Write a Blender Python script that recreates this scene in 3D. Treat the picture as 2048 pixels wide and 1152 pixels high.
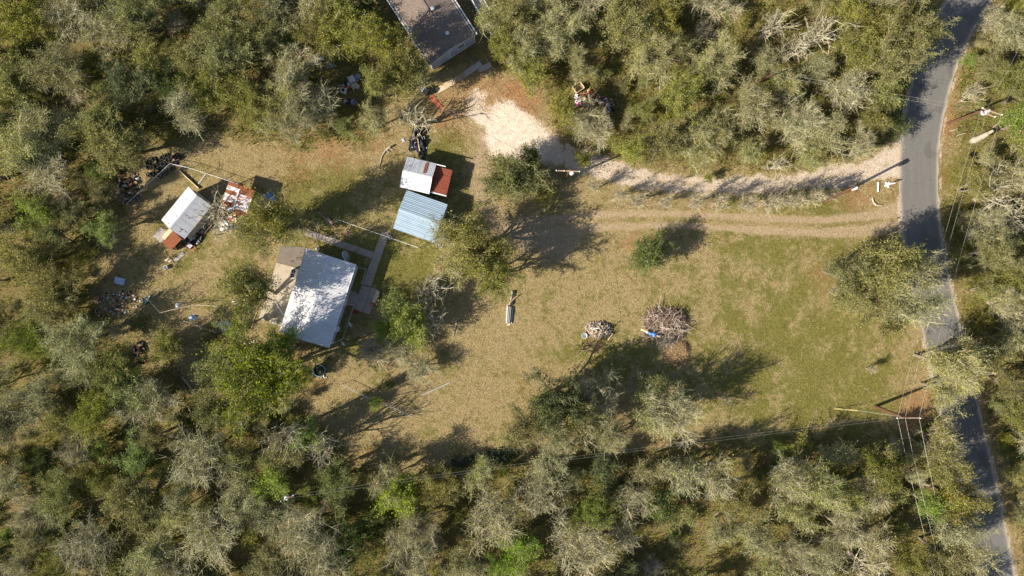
import bpy, math, random
import numpy as np
from mathutils import Vector, Matrix, Euler

# ------------------------------------------------------------------ setup
for o in list(bpy.data.objects):
    bpy.data.objects.remove(o)
SC = bpy.context.scene
COL = SC.collection
S = 0.065            # metres on the ground for one pixel of the 2048 px photograph
H = 88.8             # height of the drone
R = math.radians

cam_d = bpy.data.cameras.new('camera')
cam_d.sensor_width = 36.0
cam_d.lens = 24.0
cam_d.clip_start = 1.0
cam_d.clip_end = 3000.0
cam = bpy.data.objects.new('camera', cam_d)
cam.location = (0, 0, H)
cam.rotation_euler = (0, 0, 0)
COL.objects.link(cam)
SC.camera = cam

SUN_EL, SUN_AZ = 34.0, 23.5       # elevation; direction in which shadows fall, from +x towards +y
w = bpy.data.worlds.new('World')
SC.world = w
w.use_nodes = True
nt = w.node_tree
nt.nodes.clear()
wo = nt.nodes.new('ShaderNodeOutputWorld')
bg = nt.nodes.new('ShaderNodeBackground')
sky = nt.nodes.new('ShaderNodeTexSky')
sky.sky_type = 'NISHITA'
sky.sun_disc = False
sky.sun_elevation = R(SUN_EL)
_sx, _sy = -math.cos(R(SUN_AZ)), -math.sin(R(SUN_AZ))
sky.sun_rotation = math.atan2(_sx, _sy)
sky.altitude = 200
bg.inputs['Strength'].default_value = 0.08
nt.links.new(sky.outputs[0], bg.inputs['Color'])
nt.links.new(bg.outputs[0], wo.inputs['Surface'])

sun_d = bpy.data.lights.new('sun', 'SUN')
sun_d.energy = 5.0
sun_d.angle = R(0.53)
sun_d.color = (1.0, 0.92, 0.79)
sun = bpy.data.objects.new('sun', sun_d)
COL.objects.link(sun)
ld = Vector((math.cos(R(SUN_AZ)) * math.cos(R(SUN_EL)), math.sin(R(SUN_AZ)) * math.cos(R(SUN_EL)), -math.sin(R(SUN_EL))))
sun.rotation_euler = ld.to_track_quat('-Z', 'Y').to_euler()
sun.location = (-60, -30, 80)

vs = SC.view_settings
vs.view_transform = 'Standard'
vs.look = 'None'
vs.exposure = 1.0
vs.gamma = 1.0
vs.use_curve_mapping = False

# ------------------------------------------------------------------ helpers
def W(px, py, h=0.0):
    k = S * (H - h) / H
    return Vector(((px - 1024) * k, (576 - py) * k, h))

def tag(o, label=None, cat=None, group=None, kind=None):
    if label: o['label'] = label
    if cat: o['category'] = cat
    if group: o['group'] = group
    if kind: o['kind'] = kind
    return o

def link(o, parent=None):
    COL.objects.link(o)
    if parent is not None:
        o.parent = parent
    return o

def thing(name, label, cat, loc=(0, 0, 0), rz=0.0, group=None):
    o = bpy.data.objects.new(name, None)
    o.empty_display_size = 0.3
    o.location = loc
    o.rotation_euler = (0, 0, rz)
    link(o)
    return tag(o, label, cat, group)

def obj(name, mesh, parent=None, loc=None, rot=None):
    o = bpy.data.objects.new(name, mesh)
    if loc is not None: o.location = loc
    if rot is not None: o.rotation_euler = rot
    return link(o, parent)

def fast_mesh(name, V, F, mats, mi=None, smooth=False):
    """V (n,3) floats, F (m,k) ints, one polygon size."""
    V = np.asarray(V, dtype=np.float32); F = np.asarray(F, dtype=np.int32)
    me = bpy.data.meshes.new(name)
    m, k = F.shape
    me.vertices.add(len(V)); me.vertices.foreach_set('co', V.ravel())
    me.loops.add(m * k); me.loops.foreach_set('vertex_index', F.ravel())
    me.polygons.add(m)
    me.polygons.foreach_set('loop_start', np.arange(0, m * k, k, dtype=np.int32))
    me.polygons.foreach_set('loop_total', np.full(m, k, dtype=np.int32))
    if mi is not None:
        me.polygons.foreach_set('material_index', np.asarray(mi, dtype=np.int32))
    if smooth:
        me.polygons.foreach_set('use_smooth', np.ones(m, dtype=bool))
    for mt in mats: me.materials.append(mt)
    me.update(calc_edges=True)
    if not smooth: me.shade_flat()
    return me

class MB:
    """collects simple solids, builds one mesh"""
    def __init__(s):
        s.v = []; s.f = []; s.m = []; s.cur = 0
    def add(s, verts, faces):
        b = len(s.v)
        s.v += [tuple(x) for x in verts]
        s.f += [tuple(b + i for i in f) for f in faces]
        s.m += [s.cur] * len(faces)
        return s
    def box(s, c, size, rz=0.0, rx=0.0, ry=0.0):
        M = Euler((rx, ry, rz)).to_matrix()
        c = Vector(c); hx, hy, hz = [q / 2 for q in size]
        pts = [c + M @ Vector((x, y, z)) for x in (-hx, hx) for y in (-hy, hy) for z in (-hz, hz)]
        return s.add(pts, [(0, 1, 3, 2), (4, 6, 7, 5), (0, 4, 5, 1), (2, 3, 7, 6), (0, 2, 6, 4), (1, 5, 7, 3)])
    def bar(s, a, b, wd, th):
        a = Vector(a); b = Vector(b); d = b - a
        u = d.normalized()
        up = Vector((0, 0, 1)) if abs(u.z) < .95 else Vector((1, 0, 0))
        x = u.cross(up).normalized() * wd / 2; y = x.cross(u).normalized() * th / 2
        pts = [a - x - y, a + x - y, a + x + y, a - x + y, b - x - y, b + x - y, b + x + y, b - x + y]
        return s.add(pts, [(3, 2, 1, 0), (4, 5, 6, 7), (0, 1, 5, 4), (1, 2, 6, 5), (2, 3, 7, 6), (3, 0, 4, 7)])
    def tube(s, a, b, r0, r1=None, n=8, cap=True):
        r1 = r0 if r1 is None else r1
        a = Vector(a); b = Vector(b); u = (b - a).normalized()
        up = Vector((0, 0, 1)) if abs(u.z) < .95 else Vector((1, 0, 0))
        x = u.cross(up).normalized(); y = u.cross(x)
        pts = []
        for p, r in ((a, r0), (b, r1)):
            for i in range(n):
                t = 2 * math.pi * i / n
                pts.append(p + x * (r * math.cos(t)) + y * (r * math.sin(t)))
        fs = [(i, (i + 1) % n, n + (i + 1) % n, n + i) for i in range(n)]
        if cap: fs += [tuple(range(n))[::-1], tuple(range(n, 2 * n))]
        return s.add(pts, fs)
    def path(s, pts, rads, n=6):
        for i in range(len(pts) - 1):
            s.tube(pts[i], pts[i + 1], rads[i], rads[i + 1], n, cap=(i in (0, len(pts) - 2)))
        return s
    def lathe(s, prof, n=20, c=(0, 0, 0)):
        pts = []; fs = []
        for r, z in prof:
            for i in range(n):
                t = 2 * math.pi * i / n
                pts.append((c[0] + r * math.cos(t), c[1] + r * math.sin(t), c[2] + z))
        for j in range(len(prof) - 1):
            for i in range(n):
                fs.append((j * n + i, j * n + (i + 1) % n, (j + 1) * n + (i + 1) % n, (j + 1) * n + i))
        return s.add(pts, fs)
    def prism(s, poly, z0, z1):
        n = len(poly)
        ar = sum(poly[i][0] * poly[(i + 1) % n][1] - poly[(i + 1) % n][0] * poly[i][1] for i in range(n))
        if ar < 0: poly = poly[::-1]
        pts = [(p[0], p[1], z0) for p in poly] + [(p[0], p[1], z1) for p in poly]
        fs = [tuple(range(n))[::-1], tuple(range(n, 2 * n))]
        fs += [(i, (i + 1) % n, n + (i + 1) % n, n + i) for i in range(n)]
        return s.add(pts, fs)
    def mesh(s, name, *mats, smooth=False):
        me = bpy.data.meshes.new(name)
        me.from_pydata(s.v, [], s.f)
        for m in mats: me.materials.append(m)
        me.polygons.foreach_set('material_index', s.m)
        if smooth: me.polygons.foreach_set('use_smooth', [True] * len(s.f))
        me.update()
        return me
    def build(s, name, mat, parent=None, loc=None, rot=None, smooth=False):
        mats = mat if isinstance(mat, (list, tuple)) else [mat]
        return obj(name, s.mesh(name, *mats, smooth=smooth), parent, loc, rot)

# ------------------------------------------------------------------ materials
def new_mat(name):
    m = bpy.data.materials.new(name); m.use_nodes = True
    n = m.node_tree; n.nodes.clear()
    out = n.nodes.new('ShaderNodeOutputMaterial')
    return m, n, out

def N(n, typ, **kw):
    x = n.nodes.new(typ)
    for k, v in kw.items():
        if k == 'i':
            for kk, vv in v.items(): x.inputs[kk].default_value = vv
        else: setattr(x, k, v)
    return x

def noise(n, vec, scale, detail=4, rough=.6, lo=.3, hi=.7):
    t = N(n, 'ShaderNodeTexNoise', i={'Scale': scale, 'Detail': detail, 'Roughness': rough})
    n.links.new(vec, t.inputs['Vector'])
    r = N(n, 'ShaderNodeMapRange', i={'From Min': lo, 'From Max': hi})
    n.links.new(t.outputs['Fac'], r.inputs['Value'])
    return r.outputs[0]

def mixc(n, f, a, b, blend='MIX'):
    x = N(n, 'ShaderNodeMix', data_type='RGBA', blend_type=blend)
    for s_, v in ((0, f), (6, a), (7, b)):
        if isinstance(v, (int, float)): x.inputs[s_].default_value = v
        elif isinstance(v, tuple): x.inputs[s_].default_value = (*v[:3], 1)
        else: n.links.new(v, x.inputs[s_])
    return x.outputs[2]

def math_(n, op, a, b=None, c=None, clamp=False):
    x = N(n, 'ShaderNodeMath', operation=op, use_clamp=clamp)
    for i, v in enumerate((a, b, c)):
        if v is None: continue
        if isinstance(v, (int, float)): x.inputs[i].default_value = v
        else: n.links.new(v, x.inputs[i])
    return x.outputs[0]

def math_vec(n, v, off):
    x = N(n, 'ShaderNodeVectorMath', operation='ADD'); x.inputs[1].default_value = (off, off, off)
    n.links.new(v, x.inputs[0]); return x.outputs[0]

def mat(name, c1, c2=None, scale=4.0, rough=.8, metal=0.0, spec=.3, c3=None, s3=.8, t3=.55, bump=0.0, bscale=30, stretch=None, island=0.0, t3w=.1):
    """procedural surface: c1/c2 mottling, c3 blotches (rust, stains) and fine bump"""
    m, n, out = new_mat(name)
    p = N(n, 'ShaderNodeBsdfPrincipled', i={'Roughness': rough, 'Metallic': metal})
    p.inputs['Specular IOR Level'].default_value = spec
    tc = N(n, 'ShaderNodeTexCoord'); oi = N(n, 'ShaderNodeObjectInfo')
    off = N(n, 'ShaderNodeVectorMath', operation='SCALE', i={'Scale': 37.0})
    cb = N(n, 'ShaderNodeCombineXYZ')
    n.links.new(oi.outputs['Random'], cb.inputs[0]); n.links.new(oi.outputs['Random'], cb.inputs[1])
    n.links.new(cb.outputs[0], off.inputs[0])
    ad = N(n, 'ShaderNodeVectorMath', operation='ADD')
    n.links.new(tc.outputs['Object'], ad.inputs[0]); n.links.new(off.outputs[0], ad.inputs[1])
    vec = ad.outputs[0]
    if stretch:
        mp = N(n, 'ShaderNodeMapping'); mp.inputs['Scale'].default_value = stretch
        n.links.new(vec, mp.inputs['Vector']); vec2 = mp.outputs[0]
    else: vec2 = vec
    c2 = c2 or tuple(x * .8 for x in c1)
    col = mixc(n, noise(n, vec2, scale, 6, .65), c1, c2)
    if c3:
        f = noise(n, vec2, s3, 6, .7, t3, t3 + t3w)
        col = mixc(n, f, col, c3)
    if island:
        g = N(n, 'ShaderNodeNewGeometry')
        r = N(n, 'ShaderNodeMapRange', i={'To Min': 1 - island, 'To Max': 1 + island})
        n.links.new(g.outputs['Random Per Island'], r.inputs['Value'])
        mm = N(n, 'ShaderNodeVectorMath', operation='SCALE')
        n.links.new(col, mm.inputs[0]); n.links.new(r.outputs[0], mm.inputs['Scale'])
        col = mm.outputs[0]
    n.links.new(col, p.inputs['Base Color'])
    if bump:
        t = N(n, 'ShaderNodeTexNoise', i={'Scale': bscale, 'Detail': 4})
        n.links.new(vec, t.inputs['Vector'])
        b = N(n, 'ShaderNodeBump', i={'Strength': bump, 'Distance': .02})
        n.links.new(t.outputs['Fac'], b.inputs['Height'])
        n.links.new(b.outputs[0], p.inputs['Normal'])
    n.links.new(p.outputs[0], out.inputs[0])
    return m

def leaf_mat(name, c1, c2, c3, hue=.02, val=.25, trans=.3):
    m, n, out = new_mat(name)
    g = N(n, 'ShaderNodeNewGeometry'); oi = N(n, 'ShaderNodeObjectInfo')
    rp = N(n, 'ShaderNodeValToRGB')
    e = rp.color_ramp.elements
    e[0].color = (*c1, 1); e[1].color = (*c3, 1); e[1].position = 1.0
    k = e.new(.55); k.color = (*c2, 1)
    n.links.new(g.outputs['Random Per Island'], rp.inputs[0])
    hs = N(n, 'ShaderNodeHueSaturation')
    a = N(n, 'ShaderNodeMapRange', i={'To Min': .5 - hue, 'To Max': .5 + hue})
    n.links.new(oi.outputs['Random'], a.inputs['Value']); n.links.new(a.outputs[0], hs.inputs['Hue'])
    r2 = math_(n, 'FRACT', math_(n, 'MULTIPLY', oi.outputs['Random'], 17.31))
    b = N(n, 'ShaderNodeMapRange', i={'To Min': 1 - val, 'To Max': 1 + val})
    n.links.new(r2, b.inputs['Value']); n.links.new(b.outputs[0], hs.inputs['Value'])
    r3 = math_(n, 'FRACT', math_(n, 'MULTIPLY', oi.outputs['Random'], 71.7))
    s_ = N(n, 'ShaderNodeMapRange', i={'To Min': .8, 'To Max': 1.12})
    n.links.new(r3, s_.inputs['Value']); n.links.new(s_.outputs[0], hs.inputs['Saturation'])
    n.links.new(rp.outputs[0], hs.inputs['Color'])
    d = N(n, 'ShaderNodeBsdfDiffuse'); t = N(n, 'ShaderNodeBsdfTranslucent')
    n.links.new(hs.outputs[0], d.inputs[0]); n.links.new(hs.outputs[0], t.inputs[0])
    mx = N(n, 'ShaderNodeMixShader', i={0: trans})
    n.links.new(d.outputs[0], mx.inputs[1]); n.links.new(t.outputs[0], mx.inputs[2])
    n.links.new(mx.outputs[0], out.inputs[0])
    return m

M = {}
M['leaf_olive'] = leaf_mat('leaf_olive', (.122, .134, .022), (.225, .228, .046), (.37, .335, .10), trans=.33)
M['leaf_grey'] = leaf_mat('leaf_grey', (.165, .178, .040), (.29, .288, .090), (.44, .405, .17), trans=.33)
M['leaf_green'] = leaf_mat('leaf_green', (.12, .195, .016), (.22, .30, .032), (.33, .38, .075), val=.12, trans=.35)
M['leaf_lime'] = leaf_mat('leaf_lime', (.10, .135, .018), (.19, .215, .034), (.30, .30, .07), val=.12, trans=.35)
M['leaf_dark'] = leaf_mat('leaf_dark', (.05, .075, .018), (.085, .12, .028), (.15, .17, .05))
M['leaf_mid'] = leaf_mat('leaf_mid', (.085, .115, .02), (.15, .185, .034), (.24, .26, .06), val=.1)
M['leaf_dry'] = leaf_mat('leaf_dry', (.30, .20, .09), (.38, .29, .15), (.45, .36, .2))
M['twig_grey'] = mat('twig_grey', (.46, .415, .275), (.25, .225, .14), 3, .9, island=.35)
M['twig_olive'] = mat('twig_olive', (.27, .24, .14), (.19, .17, .10), 3, .9, island=.25)
M['bark'] = mat('bark', (.26, .21, .16), (.14, .11, .085), 6, .95, bump=.5, bscale=20)
M['bark_pale'] = mat('bark_pale', (.40, .345, .27), (.26, .22, .165), 5, .95, bump=.4, bscale=20)
M['undergrowth'] = leaf_mat('undergrowth', (.13, .10, .036), (.20, .195, .048), (.17, .25, .035), hue=0, val=0)

# ------------------------------------------------------------------ ground masks (pixel space of the photograph = plan of the place)
rng = np.random.default_rng(7)
CLEAR = [(235,345),(300,305),(345,298),(420,270),(520,285),(600,300),(660,285),(730,290),(765,255),(755,215),(800,195),(860,165),(905,130),(965,120),(1010,155),(1080,175),(1100,235),
 (1115,290),(1200,312),(1300,328),(1440,340),(1560,342),(1690,318),(1790,285),(1812,230),(1835,150),(1890,70),(1930,0),(1960,-80),(2010,-80),(1985,0),(1945,70),(1925,130),(1905,200),
 (1920,300),(1905,420),(1925,520),(1945,600),(1960,700),(1975,790),(1995,870),(2030,1010),(2060,1160),(2075,1240),(2020,1240),(1985,1160),(1960,1000),(1940,900),(1915,820),(1870,790),
 (1850,850),(1820,880),(1720,880),(1600,878),(1480,885),(1380,893),(1180,905),(1050,912),(900,935),(790,940),(700,925),(690,880),(640,860),(600,800),(640,760),(600,720),(420,650),(400,690),(410,760),(380,780),(340,735),
 (290,735),(262,690),(300,650),(290,630),(225,640),(190,610),(180,560),(200,500),(190,470),(250,440),(262,400)]
CLEAR = np.array(CLEAR, float)

def seg_dist(P, A, B):
    AB = B - A; t = np.clip(((P - A) @ AB) / max(AB @ AB, 1e-9), 0, 1)
    return np.hypot(*(P - (A + t[:, None] * AB)).T), t

def poly_sd(P, poly):
    """signed distance, positive inside"""
    d = np.full(len(P), 1e9); ins = np.zeros(len(P), bool)
    n = len(poly)
    for i in range(n):
        a, b = poly[i], poly[(i + 1) % n]
        d = np.minimum(d, seg_dist(P, a, b)[0])
        c = ((a[1] > P[:, 1]) != (b[1] > P[:, 1]))
        with np.errstate(divide='ignore', invalid='ignore'):
            xx = (b[0] - a[0]) * (P[:, 1] - a[1]) / (b[1] - a[1]) + a[0]
        ins ^= c & (P[:, 0] < xx)
    return np.where(ins, d, -d)

def path_sd(P, pts):
    """pts: (x, y, width); positive inside the band"""
    best = np.full(len(P), -1e9)
    for i in range(len(pts) - 1):
        A = np.array(pts[i][:2], float); B = np.array(pts[i + 1][:2], float)
        d, t = seg_dist(P, A, B)
        wd = pts[i][2] * (1 - t) + pts[i + 1][2] * t
        best = np.maximum(best, wd / 2 - d)
    return best

_perm = rng.random((256, 256))
def vnoise(P, sc):
    q = P / sc
    i = np.floor(q).astype(int); f = q - i; f = f * f * (3 - 2 * f)
    g = lambda a, b: _perm[a & 255, b & 255]
    x0, y0 = i[:, 0], i[:, 1]
    return ((g(x0, y0) * (1 - f[:, 0]) + g(x0 + 1, y0) * f[:, 0]) * (1 - f[:, 1]) +
            (g(x0, y0 + 1) * (1 - f[:, 0]) + g(x0 + 1, y0 + 1) * f[:, 0]) * f[:, 1])
def fbm(P, sc):
    return (vnoise(P, sc) + .5 * vnoise(P + 91, sc / 2) + .25 * vnoise(P + 37, sc / 4)) / 1.75 - .5

ROAD = [(2020,-140),(1972,-60),(1938,0),(1904,60),(1879,117),(1855,200),(1840,288),(1838,340),(1839,400),(1842,450),(1853,520),(1864,576),(1880,640),(1893,700),(1911,780),(1930,864),(1950,950),(1971,1050),(1991,1152),(2010,1250)]
RW = 79.0
ROADP = [(x, y, RW) for x, y in ROAD]
DRIVE = [(905,222,18),(940,232,55),(985,248,78),(1040,268,80),(1085,290,62),(1130,308,56),(1200,334,50),(1270,354,44),(1350,368,42),(1440,374,40),(1540,370,40),(1620,361,44),(1700,349,46),(1760,334,58),(1810,318,88)]
DRIVE2 = [(860,236,10),(905,232,16),(950,215,18)]
TRACK = [(1040,455,36),(1150,446,46),(1250,440,44),(1350,438,42),(1450,443,42),(1536,449,42),(1650,452,46),(1740,442,60),(1805,440,95)]
TRACKB = [(985,275,70),(962,330,44),(958,390,36),(985,435,40),(1045,470,80),(1120,480,70),(1180,455,40)]
RUT_A = [(1040,452,14),(1150,432,15),(1250,428,14),(1350,427,13),(1450,432,13),(1536,438,14),(1650,440,14),(1750,430,22),(1800,418,40)]
RUT_B = [(1060,470,20),(1150,459,16),(1250,453,15),(1350,450,14),(1450,456,14),(1536,461,16),(1650,466,18),(1730,462,24),(1800,455,30)]
RUT_C = [(958,360,10),(965,400,9),(985,435,9),(1020,462,12)]
RUT_D = [(975,360,8),(990,400,8),(1010,432,8),(1045,452,10)]

WEAR = []
for off in (0, 26):        # faint tyre lines across the mown field
    WEAR.append([(1660 - off, 480, 5), (1640 - off, 560, 5), (1655 - off, 640, 5), (1690 - off, 720, 5), (1690 - off, 800, 5)])
    WEAR.append([(1420, 500 + off, 5), (1540, 530 + off, 5), (1620, 620 + off, 5), (1600, 720 + off, 5), (1500, 790 + off, 5), (1420, 860 + off * .4, 4)])
    WEAR.append([(1120, 500 + off, 5), (1090, 600 + off, 5), (1040, 700 + off, 5), (960, 800 + off, 5), (860, 880 + off * .4, 5)])
    WEAR.append([(1480, 690 + off, 4), (1580, 680 + off, 4), (1700, 700 + off, 4), (1790, 760 + off, 4)])
GREEN = [(1620,620,220,.30),(1500,760,200,.30),(1700,800,120,.3),(740,540,70,.7),(800,520,60,.6),(890,305,45,.9),(905,430,50,.5),(700,400,90,.35),(1230,715,50,.7),(1650,400,60,.5),(820,560,60,.5),(690,690,60,.4),(600,440,60,.5),
         (640,370,60,.5),(400,480,30,.4),(460,520,60,.3),(1920,450,90,.6),(1960,640,60,.6),(1980,300,120,.3),(350,520,30,.5),(1200,180,80,.8),(560,20,60,.7),(1620,20,70,.9),(730,20,60,.7),(1140,700,40,.3),(650,650,30,.5)]
BARE = [(1270,490,34,.9),(1640,540,40,.55),(1660,600,40,.4),(960,200,90,.75),(880,230,50,.5),(1050,200,50,.9),(600,300,120,.45),(740,290,60,.5),(640,280,60,.4),(1835,850,45,.9),(1830,790,40,.6),(1690,430,60,.35),(1730,385,50,.6),(1195,690,26,.8),
        (1360,700,40,.6),(570,700,60,.6),(620,760,50,.6),(740,915,50,.5),(1060,760,50,.35),(820,90,60,.3),(1200,330,70,.4),(1100,330,40,.5),(1890,250,40,.5),(560,870,60,.5),(1160,40,50,.6),(1420,1100,70,.8),(1330,1090,60,.6),(1850,1040,40,.7),(560,150,40,.5),(250,600,60,.35)]

def blobs(P, L):
    r = np.zeros(len(P))
    for x, y, s_, v in L:
        r += v * np.exp(-((P[:, 0] - x) ** 2 + (P[:, 1] - y) ** 2) / (s_ * s_))
    return r

def fields(P):
    """P in ground pixels -> masks"""
    n1 = fbm(P, 60); n2 = fbm(P + 300, 18); n3 = fbm(P + 700, 6)
    sd = poly_sd(P, CLEAR) + n1 * 40 + n2 * 20
    litter = 1 / (1 + np.exp(np.clip(sd / 9, -30, 30)))
    rsd = path_sd(P, ROADP)
    green = .31 + .10 / (1 + np.exp(-(P[:, 0] - 1300) / 90)) + blobs(P, GREEN) + n1 * .25
    bare = blobs(P, BARE) + n1 * .3 + .5 * np.exp(-((rsd + 10) / 12) ** 2) + litter * .25
    dsd = np.maximum(path_sd(P, DRIVE), path_sd(P, DRIVE2)) + n2 * 22 + n3 * 12 + n1 * np.where(P[:, 0] < 1130, 80, 12) - 3
    grav = 1 / (1 + np.exp(np.clip(-dsd / np.where(P[:, 0] < 1120, 8.0, 4.0), -30, 30)))
    mid = np.exp(-(path_sd(P, [(x, y, 0) for x, y, _ in DRIVE]) / 5.5) ** 2)
    grav = grav * np.where(P[:, 0] > 1120, 1 - .5 * mid * np.clip(.6 + n2 * 2, 0, 1), 1)
    edge = np.exp(-((rsd + 2.5) / 3.5) ** 2) * np.clip(.75 + n2 * 2, 0, 1)
    grav = np.maximum(grav, edge * .8)
    rut = np.maximum.reduce([path_sd(P, RUT_A), path_sd(P, RUT_B), path_sd(P, RUT_C), path_sd(P, RUT_D)]) + n2 * 7 + n3 * 5
    tb = path_sd(P, TRACKB) + n1 * 30 + n2 * 16
    wear = np.maximum.reduce([path_sd(P, q) for q in WEAR]) + n2 * 4
    wear = .42 / (1 + np.exp(np.clip(-wear / 1.2, -30, 30)))
    track = np.maximum.reduce([wear, 1 / (1 + np.exp(np.clip(-rut / 2.2, -30, 30))), .85 / (1 + np.exp(np.clip(-tb / 6, -30, 30)))])
    return np.clip(green, 0, 1), np.clip(bare, 0, 1), np.clip(grav, 0, 1), np.clip(litter, 0, 1), np.clip(track, 0, 1), rsd, dsd

def add_masks(me, P, rep=1):
    g, b, gr, li, tr, _, _ = [np.repeat(a_, rep) for a_ in fields(P)]
    P = np.repeat(P, rep, 0)
    z = np.ones(len(P))
    for nm, arr in (('mask_a', (g, b, gr, z)), ('mask_b', (li, tr, 1 / (1 + np.exp(np.clip((P[:, 0] - 1105 + 60 * fbm(P, 40)) / 16, -30, 30))), z))):
        at = me.color_attributes.new(nm, 'FLOAT_COLOR', 'POINT')
        at.data.foreach_set('color', np.stack(arr, 1).astype(np.float32).ravel())

def ground_mat(name, island=0.0, bump=True, lift=1.0):
    m, n, out = new_mat(name)
    g = N(n, 'ShaderNodeNewGeometry'); pos = g.outputs['Position']
    A = N(n, 'ShaderNodeVertexColor', layer_name='mask_a'); B = N(n, 'ShaderNodeVertexColor', layer_name='mask_b')
    sa = N(n, 'ShaderNodeSeparateColor'); sb = N(n, 'ShaderNodeSeparateColor')
    n.links.new(A.outputs[0], sa.inputs[0]); n.links.new(B.outputs[0], sb.inputs[0])
    n1 = noise(n, pos, .3, 5, .65, .34, .66)
    n2 = noise(n, pos, 1.3, 6, .7, .34, .66)
    n3 = noise(n, pos, 5.0, 5, .75, .36, .64)
    n4 = noise(n, pos, 13, 4, .75, .34, .66)
    def thr(mask, k1, k2, k3, lo, hi):
        v = math_(n, 'ADD', mask, math_(n, 'MULTIPLY', math_(n, 'SUBTRACT', n1, .5), k1))
        v = math_(n, 'ADD', v, math_(n, 'MULTIPLY', math_(n, 'SUBTRACT', n2, .5), k2))
        v = math_(n, 'ADD', v, math_(n, 'MULTIPLY', math_(n, 'SUBTRACT', n3, .5), k3))
        r = N(n, 'ShaderNodeMapRange', interpolation_type='SMOOTHSTEP', i={'From Min': lo, 'From Max': hi})
        n.links.new(v, r.inputs['Value']); return r.outputs[0]
    straw = mixc(n, n3, (.45, .355, .175), (.28, .21, .095))
    straw = mixc(n, math_(n, 'MULTIPLY', n2, .6), straw, (.33, .235, .115))
    green = mixc(n, n3, (.125, .125, .024), (.275, .235, .07))
    col = mixc(n, thr(sa.outputs[0], .85, .75, .4, .25, .95), straw, green)
    bare = mixc(n, n3, (.44, .25, .11), (.30, .17, .08))
    col = mixc(n, thr(sa.outputs[1], .4, .6, .6, .35, 1.0), col, bare)
    lit = mixc(n, n3, (.30, .185, .085), (.18, .13, .058))
    lit = mixc(n, n2, lit, (.21, .195, .065))
    col = mixc(n, thr(sb.outputs[0], .3, .5, .4, .3, .8), col, lit)
    tr = mixc(n, n4, (.50, .38, .235), (.37, .27, .16))
    col = mixc(n, thr(sb.outputs[1], .1, .4, .5, .3, .85), col, tr)
    gv = mixc(n, n4, (.78, .66, .53), (.58, .46, .34))
    gv = mixc(n, sb.outputs[2], gv, mixc(n, n4, (.88, .78, .66), (.66, .53, .41)))
    gv = mixc(n, math_(n, 'MULTIPLY', n2, .55), gv, (.50, .37, .245))
    col = mixc(n, thr(sa.outputs[2], .1, .35, .6, .3, .75), col, gv)
    k = math_(n, 'MULTIPLY_ADD', n4, .55, .62)
    n5 = noise(n, math_vec(n, pos, 31.0), 3.2, 5, .8, .42, .60)
    k = math_(n, 'MULTIPLY', k, math_(n, 'MULTIPLY_ADD', n5, .30, .79))
    k = math_(n, 'ADD', k, math_(n, 'MULTIPLY', math_(n, 'MULTIPLY', sa.outputs[2], sb.outputs[2]), .14))
    if island:
        k = math_(n, 'MULTIPLY', k, math_(n, 'MULTIPLY_ADD', g.outputs['Random Per Island'], 2 * island, lift - island))
    sc = N(n, 'ShaderNodeVectorMath', operation='SCALE')
    n.links.new(col, sc.inputs[0]); n.links.new(k, sc.inputs['Scale'])
    p = N(n, 'ShaderNodeBsdfPrincipled', i={'Roughness': .95}); p.inputs['Specular IOR Level'].default_value = .1
    n.links.new(sc.outputs[0], p.inputs['Base Color'])
    if bump:
        hh = math_(n, 'ADD', math_(n, 'MULTIPLY', n3, .07), math_(n, 'MULTIPLY', n4, .03))
        b = N(n, 'ShaderNodeBump', i={'Strength': .8, 'Distance': 1.0})
        n.links.new(hh, b.inputs['Height']); n.links.new(b.outputs[0], p.inputs['Normal'])
    n.links.new(p.outputs[0], out.inputs[0])
    return m
M['ground'] = ground_mat('ground')
M['grass'] = ground_mat('grass', island=.45, bump=False, lift=1.05)

# ground sheet: fine in view, coarse out to the horizon
def axis(lo, hi, step, far):
    fine = np.arange(lo, hi + step / 2, step)
    out = np.array([10, 25, 60, 140, 300, far])
    return np.concatenate([lo - out[::-1], fine, hi + out])
gx = axis(-78, 78, .32, 900.); gy = axis(-48, 48, .32, 900.)
XX, YY = np.meshgrid(gx, gy)
nx, ny = len(gx), len(gy)
idx = np.arange(nx * ny).reshape(ny, nx)
F = np.stack([idx[:-1, :-1], idx[:-1, 1:], idx[1:, 1:], idx[1:, :-1]], -1).reshape(-1, 4)
V = np.stack([XX.ravel(), YY.ravel(), np.zeros(nx * ny)], 1)
def toP(xy): return np.stack([xy[:, 0] / S + 1024, 576 - xy[:, 1] / S], 1)
me = fast_mesh('ground', V, F, [M['ground']])
add_masks(me, toP(V[:, :2]))
tag(obj('ground', me), kind='structure')

def smooth_path(pts, step):
    pts = np.array(pts, float); out = []
    n = len(pts)
    for i in range(n - 1):
        p0, p1, p2, p3 = pts[max(i - 1, 0)], pts[i], pts[i + 1], pts[min(i + 2, n - 1)]
        k = max(2, int(np.hypot(*(p2 - p1)[:2]) / step))
        for t in np.linspace(0, 1, k, endpoint=False):
            out.append(.5 * ((2 * p1) + (-p0 + p2) * t + (2 * p0 - 5 * p1 + 4 * p2 - p3) * t * t + (-p0 + 3 * p1 - 3 * p2 + p3) * t ** 3))
    out.append(pts[-1])
    return np.array(out)

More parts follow.
